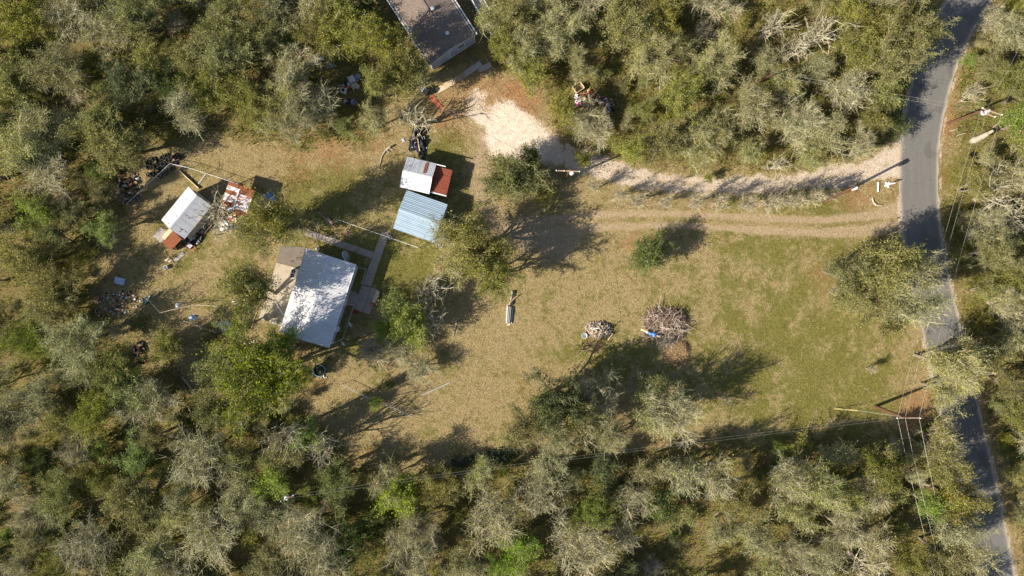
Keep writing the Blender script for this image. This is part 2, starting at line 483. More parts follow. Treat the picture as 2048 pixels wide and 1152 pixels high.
def ribbon(name, pts, z, mt, step=4.0, cols=9, rag=1.0, masks=True, uv=False, widen=0.0):
    """strip along a path with ragged edges; columns across"""
    q = smooth_path(pts, step)
    c = q[:, :2]; wd = q[:, 2] + widen
    t = np.gradient(c, axis=0); t /= np.linalg.norm(t, axis=1)[:, None]
    nrm = np.stack([-t[:, 1], t[:, 0]], 1)
    L = c + nrm * (wd / 2)[:, None]; Rr = c - nrm * (wd / 2)[:, None]
    rl = (fbm(L + 11, 16) * 10 + fbm(L, 5) * 5) * rag; rr = (fbm(Rr + 77, 16) * 10 + fbm(Rr, 5) * 5) * rag
    k = np.linspace(-1, 1, cols); n = len(c)
    off = np.where(k[None, :] > 0, k[None, :] * ((wd / 2) + rl)[:, None], k[None, :] * ((wd / 2) + rr)[:, None])
    P = c[:, None, :] + nrm[:, None, :] * off[..., None]
    P = P.reshape(-1, 2)
    V = np.stack([(P[:, 0] - 1024) * S, (576 - P[:, 1]) * S, np.full(len(P), z)], 1)
    i = np.arange(n * cols).reshape(n, cols)
    F = np.stack([i[:-1, :-1], i[:-1, 1:], i[1:, 1:], i[1:, :-1]], -1).reshape(-1, 4)
    # make the faces look up
    a, b, cc = V[F[0, 0]], V[F[0, 1]], V[F[0, 2]]
    if np.cross(b - a, cc - b)[2] < 0: F = F[:, ::-1]
    me = fast_mesh(name, V, F, [mt])
    if masks: add_masks(me, P)
    if uv:
        l = np.concatenate([[0], np.cumsum(np.hypot(*np.diff(c, axis=0).T))]) * S
        at = me.attributes.new('road_uv', 'FLOAT_VECTOR', 'POINT')
        dat = np.stack([(off * S), np.repeat(l[:, None], cols, 1), np.zeros((n, cols))], -1).reshape(-1, 3).astype(np.float32)
        at.data.foreach_set('vector', dat.ravel())
    return tag(obj(name, me), kind='structure')

# asphalt
m, n, out = new_mat('asphalt')
at = N(n, 'ShaderNodeAttribute', attribute_name='road_uv')
mp = N(n, 'ShaderNodeMapping'); mp.inputs['Scale'].default_value = (3.2, .16, 1)
n.links.new(at.outputs['Vector'], mp.inputs['Vector'])
st = noise(n, mp.outputs[0], 1.0, 6, .7, .3, .7)
mp2 = N(n, 'ShaderNodeMapping'); mp2.inputs['Scale'].default_value = (1.0, .05, 1)
n.links.new(at.outputs['Vector'], mp2.inputs['Vector'])
st2 = noise(n, mp2.outputs[0], 1.3, 4, .6, .3, .7)
gp = N(n, 'ShaderNodeNewGeometry')
bl = noise(n, gp.outputs['Position'], .5, 5, .6, .3, .7)
fi = noise(n, gp.outputs['Position'], 14, 3, .7, .2, .8)
col = mixc(n, st, (.15, .141, .128), (.085, .081, .075))
col = mixc(n, math_(n, 'MULTIPLY', st2, .6), col, (.165, .156, .143))
col = mixc(n, math_(n, 'MULTIPLY', bl, .5), col, (.115, .11, .105))
col = mixc(n, math_(n, 'MULTIPLY', fi, .45), col, (.21, .195, .17))
vo = N(n, 'ShaderNodeTexVoronoi', feature='DISTANCE_TO_EDGE', i={'Scale': .55})
wv = N(n, 'ShaderNodeVectorMath', operation='ADD')
nz_ = N(n, 'ShaderNodeTexNoise', i={'Scale': 1.2, 'Detail': 3}); n.links.new(gp.outputs['Position'], nz_.inputs['Vector'])
n.links.new(gp.outputs['Position'], wv.inputs[0]); n.links.new(nz_.outputs['Color'], wv.inputs[1]); n.links.new(wv.outputs[0], vo.inputs['Vector'])
cr = N(n, 'ShaderNodeMapRange', i={'From Min': .0, 'From Max': .022, 'To Min': .2, 'To Max': 0.0}); n.links.new(vo.outputs['Distance'], cr.inputs['Value'])
col = mixc(n, cr.outputs[0], col, (.06, .058, .055))
pt = noise(n, math_vec(n, gp.outputs['Position'], 13.0), .28, 2, .4, .60, .63)
col = mixc(n, math_(n, 'MULTIPLY', pt, .45), col, (.085, .082, .08))
sx = N(n, 'ShaderNodeSeparateXYZ'); n.links.new(at.outputs['Vector'], sx.inputs[0])
ed = N(n, 'ShaderNodeMapRange', interpolation_type='SMOOTHSTEP', i={'From Min': 2.15, 'From Max': 2.75})
n.links.new(math_(n, 'ADD', math_(n, 'ABSOLUTE', sx.outputs[0]), math_(n, 'MULTIPLY', bl, .25)), ed.inputs['Value'])
col = mixc(n, math_(n, 'MULTIPLY', ed.outputs[0], .75), col, (.44, .37, .29))
p = N(n, 'ShaderNodeBsdfPrincipled', i={'Roughness': .9}); p.inputs['Specular IOR Level'].default_value = .2
n.links.new(col, p.inputs['Base Color'])
b = N(n, 'ShaderNodeBump', i={'Strength': .5, 'Distance': .01}); n.links.new(fi, b.inputs['Height']); n.links.new(b.outputs[0], p.inputs['Normal'])
n.links.new(p.outputs[0], out.inputs[0])
M['asphalt'] = m

ribbon('dirt_track', TRACK, .004, M['ground'], 4, 13, 1.0, widen=8)
ribbon('gravel_driveway', DRIVE, .008, M['ground'], 4, 23, 1.0, widen=26)
ribbon('road', ROADP, .014, M['asphalt'], 3, 9, .42, masks=False, uv=True)

# ------------------------------------------------------------------ building materials
RUST = (.30, .095, .035)
M['roof_white'] = mat('roof_white', (.66, .655, .65), (.54, .53, .52), 1.5, .7, .0, .12, c3=(.34, .24, .18), s3=2.2, t3=.66, stretch=(.5, 3, 1), bump=.15, bscale=6)  # tin of the sun-facing slopes: sunlight painted in as a paler tone, plus rust
M['roof_house'] = mat('roof_house', (.66, .65, .65), (.50, .49, .49), 1.4, .75, .0, .12, c3=(.42, .36, .31), s3=1.6, t3=.56, t3w=.2, stretch=(3.4, .35, 1), bump=.12, bscale=5)
M['roof_tin_shaded'] = mat('roof_tin_shaded', (.44, .45, .47), (.34, .35, .37), 2.0, .7, .0, .12, c3=(.30, .17, .11), s3=1.4, t3=.68, bump=.1, bscale=8)  # same tin on slopes turned from the sun: shade painted in, plus rust
M['roof_blue'] = mat('roof_blue', (.30, .385, .455), (.25, .33, .40), 1.0, .6, .0, .12, c3=(.36, .43, .48), s3=.7, t3=.58, t3w=.25)
M['rust'] = mat('rust', (.29, .105, .042), (.17, .06, .03), 2.5, .9, .1, .2, c3=(.42, .21, .10), s3=1.5, t3=.58, t3w=.15, stretch=(.6, 2.5, 1))
M['rust_red'] = mat('rust_red', (.27, .075, .04), (.18, .05, .03), 2.5, .85, .1, .2, c3=(.34, .12, .06), s3=1.8, t3=.6, stretch=(2.5, .6, 1))
M['rust_mix'] = mat('rust_mix', (.66, .65, .66), (.5, .47, .47), 2, .6, .2, .4, c3=RUST, s3=1.0, t3=.50, t3w=.06, stretch=(.7, 2, 1))
M['rust_spot'] = mat('rust_spot', (.16, .06, .035), (.30, .12, .06), 6, .95)
M['siding'] = mat('siding', (.62, .64, .66), (.52, .54, .56), 2, .7, c3=(.36, .35, .33), s3=1.2, t3=.62)
M['siding_grey'] = mat('siding_grey', (.40, .43, .47), (.33, .36, .40), 2, .7)
M['trim'] = mat('trim', (.80, .79, .77), (.68, .66, .63), 3, .6)
M['wood'] = mat('wood', (.42, .30, .20), (.28, .20, .135), 3, .9, stretch=(.6, 6, 6), bump=.3, c3=(.2, .15, .11), s3=1.4, t3=.6)
M['wood_grey'] = mat('wood_grey', (.42, .37, .33), (.28, .25, .225), 3, .9, stretch=(.6, 6, 6), bump=.3)
M['wood_pale'] = mat('wood_pale', (.68, .53, .34), (.54, .40, .25), 3, .85, bump=.2)
M['wood_red'] = mat('wood_red', (.36, .15, .07), (.25, .1, .05), 3, .9, bump=.2)
M['creosote'] = mat('creosote', (.135, .066, .036), (.08, .042, .026), 2, .9, stretch=(4, 4, .5), bump=.3)
M['concrete'] = mat('concrete', (.44, .37, .275), (.34, .28, .205), 1.6, .9, c3=(.26, .21, .15), s3=.7, t3=.52, t3w=.2, bump=.2, island=.08)
M['concrete_grey'] = mat('concrete_grey', (.34, .285, .235), (.26, .215, .175), 1.5, .9, c3=(.2, .175, .155), s3=.8, t3=.54, t3w=.2, bump=.2, island=.08)
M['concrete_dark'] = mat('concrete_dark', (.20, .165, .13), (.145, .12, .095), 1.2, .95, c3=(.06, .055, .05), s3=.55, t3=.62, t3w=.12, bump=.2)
M['shingle'] = mat('shingle', (.215, .165, .13), (.15, .115, .092), 6, .95, c3=(.27, .215, .175), s3=1.1, t3=.56, t3w=.2, bump=.4, bscale=25, island=.12)
M['glass'] = mat('glass', (.03, .045, .07), (.02, .03, .05), 1, .08, 0, .6)
M['glass_blue_reflection'] = mat('glass_blue_reflection', (.05, .16, .36), (.04, .11, .26), 3, .2, 0, .6)  # window pane with a blue reflection painted into its colour
M['black'] = mat('black', (.022, .022, .026), (.012, .012, .014), 4, .6, bump=.3)
M['plastic_black'] = mat('plastic_black', (.035, .033, .042), (.018, .017, .022), 5, .28, 0, .7, bump=.9, bscale=7)
M['rubber'] = mat('rubber', (.028, .027, .028), (.018, .017, .018), 6, .8)
M['white'] = mat('white', (.72, .715, .69), (.6, .59, .57), 3, .6)
M['cloth_white'] = mat('cloth_white', (.80, .79, .76), (.62, .60, .56), 3, .8, bump=.4, bscale=8)
M['tarp_blue'] = mat('tarp_blue', (.13, .31, .68), (.1, .24, .56), 4, .5, bump=.5, bscale=9)
M['tarp_pale'] = mat('tarp_pale', (.46, .56, .68), (.36, .45, .56), 4, .5, bump=.5, bscale=9)
M['red'] = mat('red', (.50, .035, .03), (.36, .03, .03), 4, .5)
M['orange'] = mat('orange', (.75, .18, .05), (.6, .13, .04), 4, .5)
M['pink'] = mat('pink', (.55, .10, .36), (.4, .07, .28), 4, .5)
M['teal'] = mat('teal', (.03, .20, .17), (.02, .14, .12), 4, .5)
M['green_p'] = mat('green_p', (.04, .22, .14), (.03, .15, .1), 4, .5)
M['purple'] = mat('purple', (.33, .28, .36), (.24, .2, .27), 4, .5, bump=.5, bscale=9)
M['yellow'] = mat('yellow', (.62, .52, .22), (.5, .42, .18), 4, .5)
M['metal'] = mat('metal', (.55, .55, .56), (.42, .42, .43), 4, .4, .5, .5)
M['tin'] = mat('tin', (.50, .52, .55), (.38, .39, .42), 2, .5, .3, .5, c3=(.28, .2, .15), s3=1.2, t3=.62)
M['wire'] = mat('wire', (.42, .41, .38), (.34, .33, .31), 2, .5, .3, .4)
M['wire_dark'] = mat('wire_dark', (.05, .045, .04), (.04, .035, .03), 2, .6)
M['red_metal'] = mat('red_metal', (.52, .15, .075), (.42, .115, .06), 2, .75, c3=(.34, .1, .05), s3=1.2, t3=.6)
M['cactus'] = mat('cactus', (.075, .10, .05), (.05, .07, .04), 4, .7, island=.3)
M['water'] = mat('water', (.02, .03, .022), (.035, .035, .02), 2, .08, 0, .5)
M['tank'] = mat('tank', (.22, .36, .38), (.17, .28, .30), 3, .5, .2, .5)
M['log'] = mat('log', (.46, .37, .28), (.27, .21, .16), 5, .95, island=.35, bump=.3)
M['stick'] = mat('stick', (.50, .42, .33), (.33, .26, .2), 5, .95, island=.4)
M['stick_red'] = mat('stick_red', (.22, .12, .075), (.12, .07, .05), 5, .95, island=.4)
M['dead_brush'] = mat('dead_brush', (.46, .32, .165), (.32, .21, .10), 5, .95, island=.35)
M['ceramic'] = mat('ceramic', (.60, .60, .60), (.5, .5, .5), 4, .3)

def corr_sheet(name, Lx, Ly, mt, ribs_along='y', pitch=.2, amp=.022, th=.012):
    """corrugated sheet Lx by Ly centred at origin, ribs run along the named axis"""
    L = Lx if ribs_along == 'y' else Ly
    n = max(4, int(round(L / pitch)) * 4)
    t = np.linspace(-L / 2, L / 2, n + 1)
    ph = (np.arange(n + 1) % 4); z = np.where(ph == 0, amp, np.where(ph == 1, amp * .25, np.where(ph == 2, 0, amp * .1)))
    rows = []
    other = (Ly if ribs_along == 'y' else Lx) / 2
    for dz in (0, -th):
        for s_ in (-other, other):
            rows.append(np.stack([t, np.full(n + 1, s_), z + dz], 1) if ribs_along == 'y' else np.stack([np.full(n + 1, s_), t, z + dz], 1))
    V = np.concatenate(rows); k = n + 1
    i = np.arange(n)
    F = [np.stack([i, i + 1, k + i + 1, k + i], 1), np.stack([2 * k + i, 3 * k + i, 3 * k + i + 1, 2 * k + i + 1], 1),
         np.stack([i, 2 * k + i, 2 * k + i + 1, i + 1], 1), np.stack([k + i, k + i + 1, 3 * k + i + 1, 3 * k + i], 1),
         np.array([[0, k, 3 * k, 2 * k], [n, 2 * k + n, 3 * k + n, k + n]])]
    F = np.concatenate(F)
    if ribs_along == 'x': F = F[:, ::-1]
    return fast_mesh(name, V, F, [mt])

def frame(c, h):
    """four roof-corner pixels a b c d (a-b along the ridge) seen at height h -> centre, length, width, heading"""
    q = [W(x, y, h) for x, y in c]
    ctr = (q[0] + q[1] + q[2] + q[3]) / 4
    u = ((q[1] - q[0]) + (q[2] - q[3])) / 2; v = ((q[3] - q[0]) + (q[2] - q[1])) / 2
    return Vector((ctr.x, ctr.y, 0)), u.length, v.length, math.atan2(u.y, u.x)

def gable(name, label, corners, he, hr, mats, wall_m, over=.25, n=None, along='v', wall_z=0.0, ridge=None, jitter=.0, sheet_w=.9, seed=1):
    """shed with two slopes; mats: sheet material per side (list to cycle). local x = ridge, local y = across"""
    ctr, L, Wd, rz = frame(corners, he)
    e = thing(name, label, 'house' if 'house' in name else 'shed', ctr, rz)
    rr = random.Random(seed)
    hw = Wd / 2 - over; hl = L / 2 - over
    zt = hr - .05 - (hr - he) * (over / (Wd / 2)) * 0
    slope = (hr - he) / (Wd / 2)
    mb = MB()                                            # walls with gables
    ez = hr - slope * hw - .06
    for s_ in (-1, 1):
        mb.box((0, s_ * hw, (ez + wall_z) / 2), (2 * hl, .09, ez - wall_z))
        x = s_ * hl
        pts = [(x - .045, -hw, 0), (x - .045, hw, 0), (x - .045, hw, ez), (x - .045, 0, hr - .06), (x - .045, -hw, ez)]
        p2 = [(a + .09, b, c_) for a, b, c_ in pts]
        mb.add(pts + p2, [(0, 4, 3, 2, 1), (5, 6, 7, 8, 9), (0, 1, 6, 5), (1, 2, 7, 6), (2, 3, 8, 7), (3, 4, 9, 8), (4, 0, 5, 9)])
    mb.build('wall', wall_m, e)
    ang = math.atan2(hr - he, Wd / 2); sl = math.hypot(Wd / 2, hr - he)
    fr = MB()
    for s_ in (-1, 1): fr.box((0, s_ * .10, hr + .035 - .1 * slope), (L, .21, .012), rx=-s_ * ang)
    rf = fr.build('roof', ridge or mats[0][0], e)
    for si, s_ in enumerate((-1, 1)):
        ml = mats[si]
        if along == 'v':
            k = n or max(1, round(L / sheet_w)); wd = L / k
            for i in range(k):
                me = corr_sheet('roof_sheet', wd + .06, sl, ml[i % len(ml)], 'y')
                obj('roof_sheet', me, rf, (-L / 2 + wd * (i + .5), s_ * Wd / 4, (he + hr) / 2 + .004 * (i % 2) + rr.uniform(0, jitter)), (-s_ * ang + rr.uniform(-jitter, jitter) * .2, 0, rr.uniform(-jitter, jitter) * .3))
        else:
            k = n or 3; wd = sl / k
            for i in range(k):
                me = corr_sheet('roof_sheet', L, wd + .06, ml[i % len(ml)], 'x', pitch=.26, amp=.036)
                d = (i + .5) * wd
                obj('roof_sheet', me, rf, (0, s_ * (Wd / 2 - d * math.cos(ang)), he + d * math.sin(ang) + .006 * (i % 2)), (-s_ * ang, 0, 0))
    for x in (-L / 2 + .03, L / 2 - .03):                # barge boards under the verge
        for s_ in (-1, 1):
            bb = MB(); bb.bar((x, s_ * Wd / 2, he - .06), (x, s_ * .03, hr - .06), .04, .1)
            bb.build('barge_board', M['trim'], e)
    return e, L, Wd, rz, ctr

# ---- main house: corners from upper left, ridge runs down the picture
MH = [(655, 692), (714, 529), (609, 497), (560, 666)]     # a-b = right eave, d-c = left eave
e, L, Wd, rz, ctr = gable('main_house', 'white metal-roofed house dappled with tree shade beside concrete walks', MH, 3.0, 3.75, [[M['roof_house']], [M['roof_house']]], M['siding'], over=.3, sheet_w=.95, seed=2)
# local +x points from lower end to upper end of the picture; right wall is local -y
hw = Wd / 2 - .3
sb = MB()
for i in range(13):
    sb.bar((-L / 2 + .35, -hw - .06, .3 + i * .2), (L / 2 - .35, -hw - .06, .3 + i * .2), .02, .19)
sb.build('lap_siding', M['siding'], e)
def window(e, x, y, z, wx, hz, glass=None, name='window', ny=-1):
    f = MB()
    t = .07
    f.box((x, y, z + hz / 2), (wx + 2 * t, .07, t)); f.box((x, y, z - hz / 2), (wx + 2 * t, .12, t))
    for s_ in (-1, 1): f.box((x + s_ * (wx / 2 + t / 2), y, z), (t, .07, hz - t))
    f.box((x, y, z), (wx, .05, .04))
    w_ = f.build(name, M['trim'], e)
    g = MB(); g.box((x, y + .015 * -ny, z), (wx, .03, hz - t)); g.build('pane', glass or M['glass'], w_)
    return w_
for x in (-4.0, -1.9, 3.6):
    window(e, x, -hw - .10, 1.75, .9, 1.1)
window(e, 1.9, -hw - .10, 1.7, 1.5, 1.2, M['glass_blue_reflection'])
d = MB(); d.box((.25, -hw - .10, 1.15), (.95, .06, 2.05)); dd = d.build('door', M['trim'], e)
k = MB(); k.lathe([(0, 0), (.03, .0), (.035, .03), (0, .05)], 8, (.55, -hw - .15, 1.1)); k.build('handle', M['metal'], dd)
ac = MB(); ac.box((-3.1, -hw - .32, 1.6), (.62, .45, .45)); 
for i in range(5): ac.box((-3.1, -hw - .552, 1.45 + i * .075), (.52, .02, .03))
ac.build('air_conditioner', M['white'], e)
g = MB()
for s_ in (-1,):
    g.bar((-L / 2, s_ * (Wd / 2 + .03), 2.97), (L / 2, s_ * (Wd / 2 + .03), 2.97), .1, .09)
g.build('gutter', M['trim'], e)
v = MB(); v.lathe([(.06, 0), (.06, .35), (.10, .36), (.10, .42), (0, .45)], 10, (2.4, .9, 3.5)); v.build('vent_pipe', M['metal'], e)

# ---- blue shed: ribs run with the ridge
e, L, Wd, rz, ctr = gable('metal_shed', 'shed with light blue ribbed metal roof', [(812, 381), (894, 409), (869, 486), (787, 456)], 2.35, 2.9, [[M['roof_blue']], [M['roof_blue']]], M['siding_grey'], along='u', n=4, over=.12, seed=3)
st = MB()
for i in range(6): st.box((L / 2 + .55, -Wd * .22 - i * .32, .95), (.95, .28, .04))
for x in (L / 2 + .15, L / 2 + .95):
    for y in (-Wd * .22 + .05, -Wd * .22 - 1.65): st.box((x, y, .46), (.08, .08, .92))
st.build('side_bench', M['wood_grey'], e)

# ---- tin shed with red lean-to, sunlit and shaded slopes coloured apart
e, L, Wd, rz, ctr = gable('old_shed', 'old shed with tin roof coloured lighter on its sunlit slope and red rusted lean-to', [(800, 374), (858, 388), (872, 327), (814, 313)], 2.5, 3.1, [[M['roof_white']], [M['roof_tin_shaded']]], M['wood_grey'], over=.2, seed=4)
rsx = corr_sheet('rust_strip', .34, 1.5, M['rust'], 'y'); ang = math.atan2(.6, Wd / 2)
obj('rust_strip', rsx, e, (.75, Wd / 4 + .1, 2.85), (-ang, 0, 0))
bm = MB(); bm.bar((L / 2 - .5, Wd / 2 - .08, 2.47), (L / 2 + 1.25, Wd / 2 - .08, 2.47), .1, .1); bm.build('roof_beam', M['trim'], e)
lean = MB(); lean.box((L / 2 + 1.05, -.05, 1.02), (1.75, Wd * .74, 2.04))
lean.build('lean_to_wall', M['wood_grey'], e)
lr = MB(); lr.bar((L / 2 - .05, -Wd * .42, 2.2), (L / 2 + 2.15, -Wd * .42, 1.98), .12, .05); lt = lr.build('lean_to_roof', M['trim'], e)
for i in range(4):
    me = corr_sheet('roof_sheet', 2.15, Wd * .8 / 4 + .05, M['rust_red'], 'x', pitch=.19, amp=.03)
    obj('roof_sheet', me, lt, (L / 2 + 1.07, -Wd * .38 + Wd * .2 * (i + .5), 2.14 + .006 * (i % 2)), (0, .1, 0))
for y in (-Wd * .4, 0, Wd * .38):
    lp = MB(); lp.box((L / 2 + 2.05, y, .98), (.09, .09, 1.96)); lp.build('lean_to_post', M['wood'], e)

# ---- left shed, roof tin darkened on the slope away from the sun
e, L, Wd, rz, ctr = gable('tin_shed', 'weathered shed with white tin roof and rusty lean-to by the bare tree', [(370, 478), (422, 412), (377, 374), (322, 439)], 2.4, 3.25, [[M['roof_tin_shaded']], [M['roof_white']]], M['wood_grey'], over=.2, jitter=.01, seed=5)
sp = random.Random(4)
ang = math.atan2(.85, Wd / 2)
for i in range(14):
    s_ = sp.choice((-1, 1)); d = sp.uniform(.4, Wd / 2 - .3); x = sp.uniform(-L / 2 + .3, L / 2 - .3)
    m_ = MB(); m_.prism([(a * sp.uniform(.6, 1.3), b * sp.uniform(.6, 1.2)) for a, b in ((.1, 0), (.05, .09), (-.06, .08), (-.12, -.01), (-.03, -.08), (.07, -.07))], 0, .012)
    m_.build('rust_patch', M['rust_spot'], e, (x, s_ * d, 3.25 - d * math.tan(ang) + .04), (-s_ * ang, 0, sp.uniform(0, 3)))
# rust-roofed lean-to on its lower-left end
q = [W(x, y, 1.9) for x, y in ((323, 485), (341, 500), (364, 477), (346, 463))]
ctr2 = sum(q, Vector()) / 4; u = q[2] - q[1]; v = q[0] - q[1]
e2 = thing('lean_to_shed', 'orange rust-sheeted lean-to at the lower end of the left shed', 'lean-to', (ctr2.x, ctr2.y, 0), math.atan2(u.y, u.x))
lb = MB(); lb.bar((-u.length / 2, 0, 1.84), (u.length / 2, 0, 1.84), .1, .08); rf = lb.build('roof', M['wood'], e2)
kk = 5
for i in range(kk):
    me = corr_sheet('roof_sheet', u.length, v.length / kk + .04, M['rust'], 'x', pitch=.16)
    obj('roof_sheet', me, rf, (0, -v.length / 2 + v.length / kk * (i + .5), 1.93 + .008 * (i % 2)), (0, -.05, 0))
for x in (-u.length / 2 + .15, u.length / 2 - .15):
    for y in (-v.length / 2 + .15, v.length / 2 - .15):
        p_ = MB(); p_.box((x, y, .92), (.1, .1, 1.84)); p_.build('post', M['wood_grey'], e2)
bw = MB(); bw.box((0, v.length / 2 - .1, .9), (u.length - .4, .05, 1.7)); bw.box((-u.length / 2 + .1, 0, .9), (.05, v.length - .4, 1.7)); bw.build('wall', M['wood_grey'], e2)
# pallet leaning roof of slats
q = [W(x, y, 1.6) for x, y in ((306, 473), (321, 487), (337, 466), (322, 452))]
ctr2 = sum(q, Vector()) / 4; u = q[2] - q[1]; v = q[0] - q[1]
e3 = thing('slatted_platform', 'grey slatted wooden platform against the rusty lean-to', 'platform', (ctr2.x, ctr2.y, 0), math.atan2(u.y, u.x))
sr = random.Random(8)
for i in range(11):
    s_ = MB(); s_.box((0, 0, 0), (u.length * sr.uniform(.85, 1.02), .105, .025)); s_.build('slat', M['wood_grey'], e3, (sr.uniform(-.06, .06), -v.length / 2 + v.length / 11 * (i + .5), 1.62), (0, 0, sr.uniform(-.02, .02)))
for x in (-u.length / 2 + .15, 0, u.length / 2 - .15):
    s_ = MB(); s_.box((x, 0, 1.56), (.09, v.length, .09)); s_.build('bearer', M['wood'], e3)
for x in (-u.length / 2 + .15, u.length / 2 - .15):
    for y in (-v.length / 2 + .08, v.length / 2 - .08):
        s_ = MB(); s_.box((x, y, .757), (.09, .09, 1.515)); s_.build('leg', M['wood_grey'], e3)
p_ = W(334, 468, 1.98)
pb = MB(); pb.box((0, 0, 0), (1.5, .55, .03)); tag(pb.build('plywood_sheet', M['wood_pale'], None, (p_.x, p_.y, 2.0), (.0, .03, R(50))), 'cream plywood sheet lying on the rusty lean-to roof', 'plywood')

# ---- patched rusty roof under the oak
q = [W(x, y, 2.0) for x, y in ((458, 366), (512, 380), (489, 434), (440, 412))]
ctr2 = sum(q, Vector()) / 4; u = (q[1] - q[0] + q[2] - q[3]) / 2; v = (q[0] - q[3] + q[1] - q[2]) / 2
e4 = thing('open_shelter', 'open shelter with patchwork rust and white corrugated roof under the oak', 'shelter', (ctr2.x, ctr2.y, 0), math.atan2(u.y, u.x))
fb = MB()
for y in (-v.length / 2 + .1, v.length / 2 - .1): fb.bar((-u.length / 2, y, 1.88), (u.length / 2, y, 2.06), .09, .12)
rf = fb.build('roof', M['wood'], e4)
pm = [M['rust_mix'], M['rust'], M['rust_mix'], M['rust_mix'], M['rust'], M['rust_mix'], M['rust']]
for i in range(7):
    for j, x in enumerate((-u.length / 4, u.length / 4)):
        me = corr_sheet('roof_sheet', u.length / 2 + .1, v.length / 7 + .05, pm[(i * (j + 1) + j) % 7], 'x', pitch=.17)
        obj('roof_sheet', me, rf, (x, -v.length / 2 + v.length / 7 * (i + .5), 2.04 + x / u.length * .18 + .01 * (i % 2) + .014 * j), (0, -.04, sr.uniform(-.02, .02)))
for x in (-u.length / 2 + .12, u.length / 2 - .12):
    for y in (-v.length / 2 + .1, v.length / 2 - .1):
        p_ = MB(); p_.box((x, y, .91), (.1, .1, 1.82)); p_.build('post', M['wood_grey'], e4)
a = W(477, 381, 2.14); b = W(466, 420, 2.14)
pl = MB(); pl.bar((a.x, a.y, 2.14), (b.x, b.y, 2.12), .16, .05); tag(pl.build('white_plank', M['trim']), 'long white plank lying across the patchwork roof', 'plank')

# ---- upper house, brown shingles
HC = [(868, -115), (955, 71), (857, 127), (770, -59)]
HC = [(955 - 90, 71 - 140), (955, 71), (857, 127), (857 - 90, 127 - 140)]
ctr, L, Wd, rz = frame(HC, 2.7)
eh = thing('brown_roofed_house', 'house with brown shingle roof and pale gable at the top edge', 'house', ctr, rz)
he, hr = 2.7, 3.6
mb = MB(); hw = Wd / 2 - .3; hl = L / 2 - .25
for s_ in (-1, 1):
    mb.box((0, s_ * hw, 1.4), (2 * hl, .1, 2.8))
    x = s_ * hl
    pts = [(x - .05, -hw, 0), (x - .05, hw, 0), (x - .05, hw, 2.8), (x - .05, 0, hr - .06), (x - .05, -hw, 2.8)]
    p2 = [(a_ + .1, b_, c_) for a_, b_, c_ in pts]
    mb.add(pts + p2, [(0, 4, 3, 2, 1), (5, 6, 7, 8, 9), (0, 1, 6, 5), (1, 2, 7, 6), (2, 3, 8, 7), (3, 4, 9, 8), (4, 0, 5, 9)])
mb.build('wall', M['siding_grey'], eh)
sl = MB()
for i in range(14): sl.bar((hl + .07, -hw + .05, .25 + i * .19), (hl + .07, hw - .05, .25 + i * .19), .03, .18)
sl.build('lap_siding', M['siding_grey'], eh)
wn = window(eh, 0, 0, 0, .9, 1.0); wn.location = (hl + .11, 1.2, 1.7); wn.rotation_euler = (0, 0, R(90))
tr = MB()
for y in (-hw, -.5, hw): tr.bar((hl + .10, y, .1), (hl + .10, y, 2.6), .1, .05)
for s_ in (-1, 1): tr.bar((L / 2 + .02, s_ * Wd / 2, he - .07), (L / 2 + .02, 0, hr - .07), .05, .14)
tr.bar((hl + .10, -hw, .12), (hl + .10, hw, .12), .05, .12)
tr.build('trim', M['trim'], eh)
ang = math.atan2(hr - he, Wd / 2); slen = math.hypot(Wd / 2, hr - he)
rb = MB(); rb.box((0, 0, hr + .02), (L, .25, .05)); rf = rb.build('roof', M['shingle'], eh)
for s_ in (-1, 1):
    c_ = MB(); kk = 26; nb = 46; sw = L / nb
    for i in range(kk):
        d = (i + .5) * slen / kk
        y = s_ * (Wd / 2 - d * math.cos(ang)); z = he + d * math.sin(ang)
        for j in range(nb):
            c_.box((-L / 2 + sw * (j + .5) + (i % 2) * .08, y, z + sr.uniform(-.003, .006)), (sw - .008, slen / kk + .03, .022), rx=-s_ * (ang - .06))
    o = c_.build('shingles', M['shingle'], rf); o['kind'] = 'stuff'
for px_, py_ in ((865, 18), (895, 68)):
    p_ = W(px_, py_, 3.45)
    loc = Matrix.Rotation(-rz, 3, 'Z') @ (Vector((p_.x, p_.y, 0)) - ctr)
    vz = hr - abs(loc.y) * math.tan(ang)
    v_ = MB(); v_.lathe([(.17, -.03), (.17, .22), (.24, .24), (.24, .33), (0, .42)], 12, (loc.x, loc.y, vz)); v_.build('roof_vent', M['white'], eh)
g = MB(); g.bar((-L / 2, -Wd / 2 - .05, he - .03), (L / 2, -Wd / 2 - .05, he - .03), .11, .1); g.bar((-L / 2, Wd / 2 + .05, he - .03), (L / 2, Wd / 2 + .05, he - .03), .11, .1); g.build('gutter', M['trim'], eh)
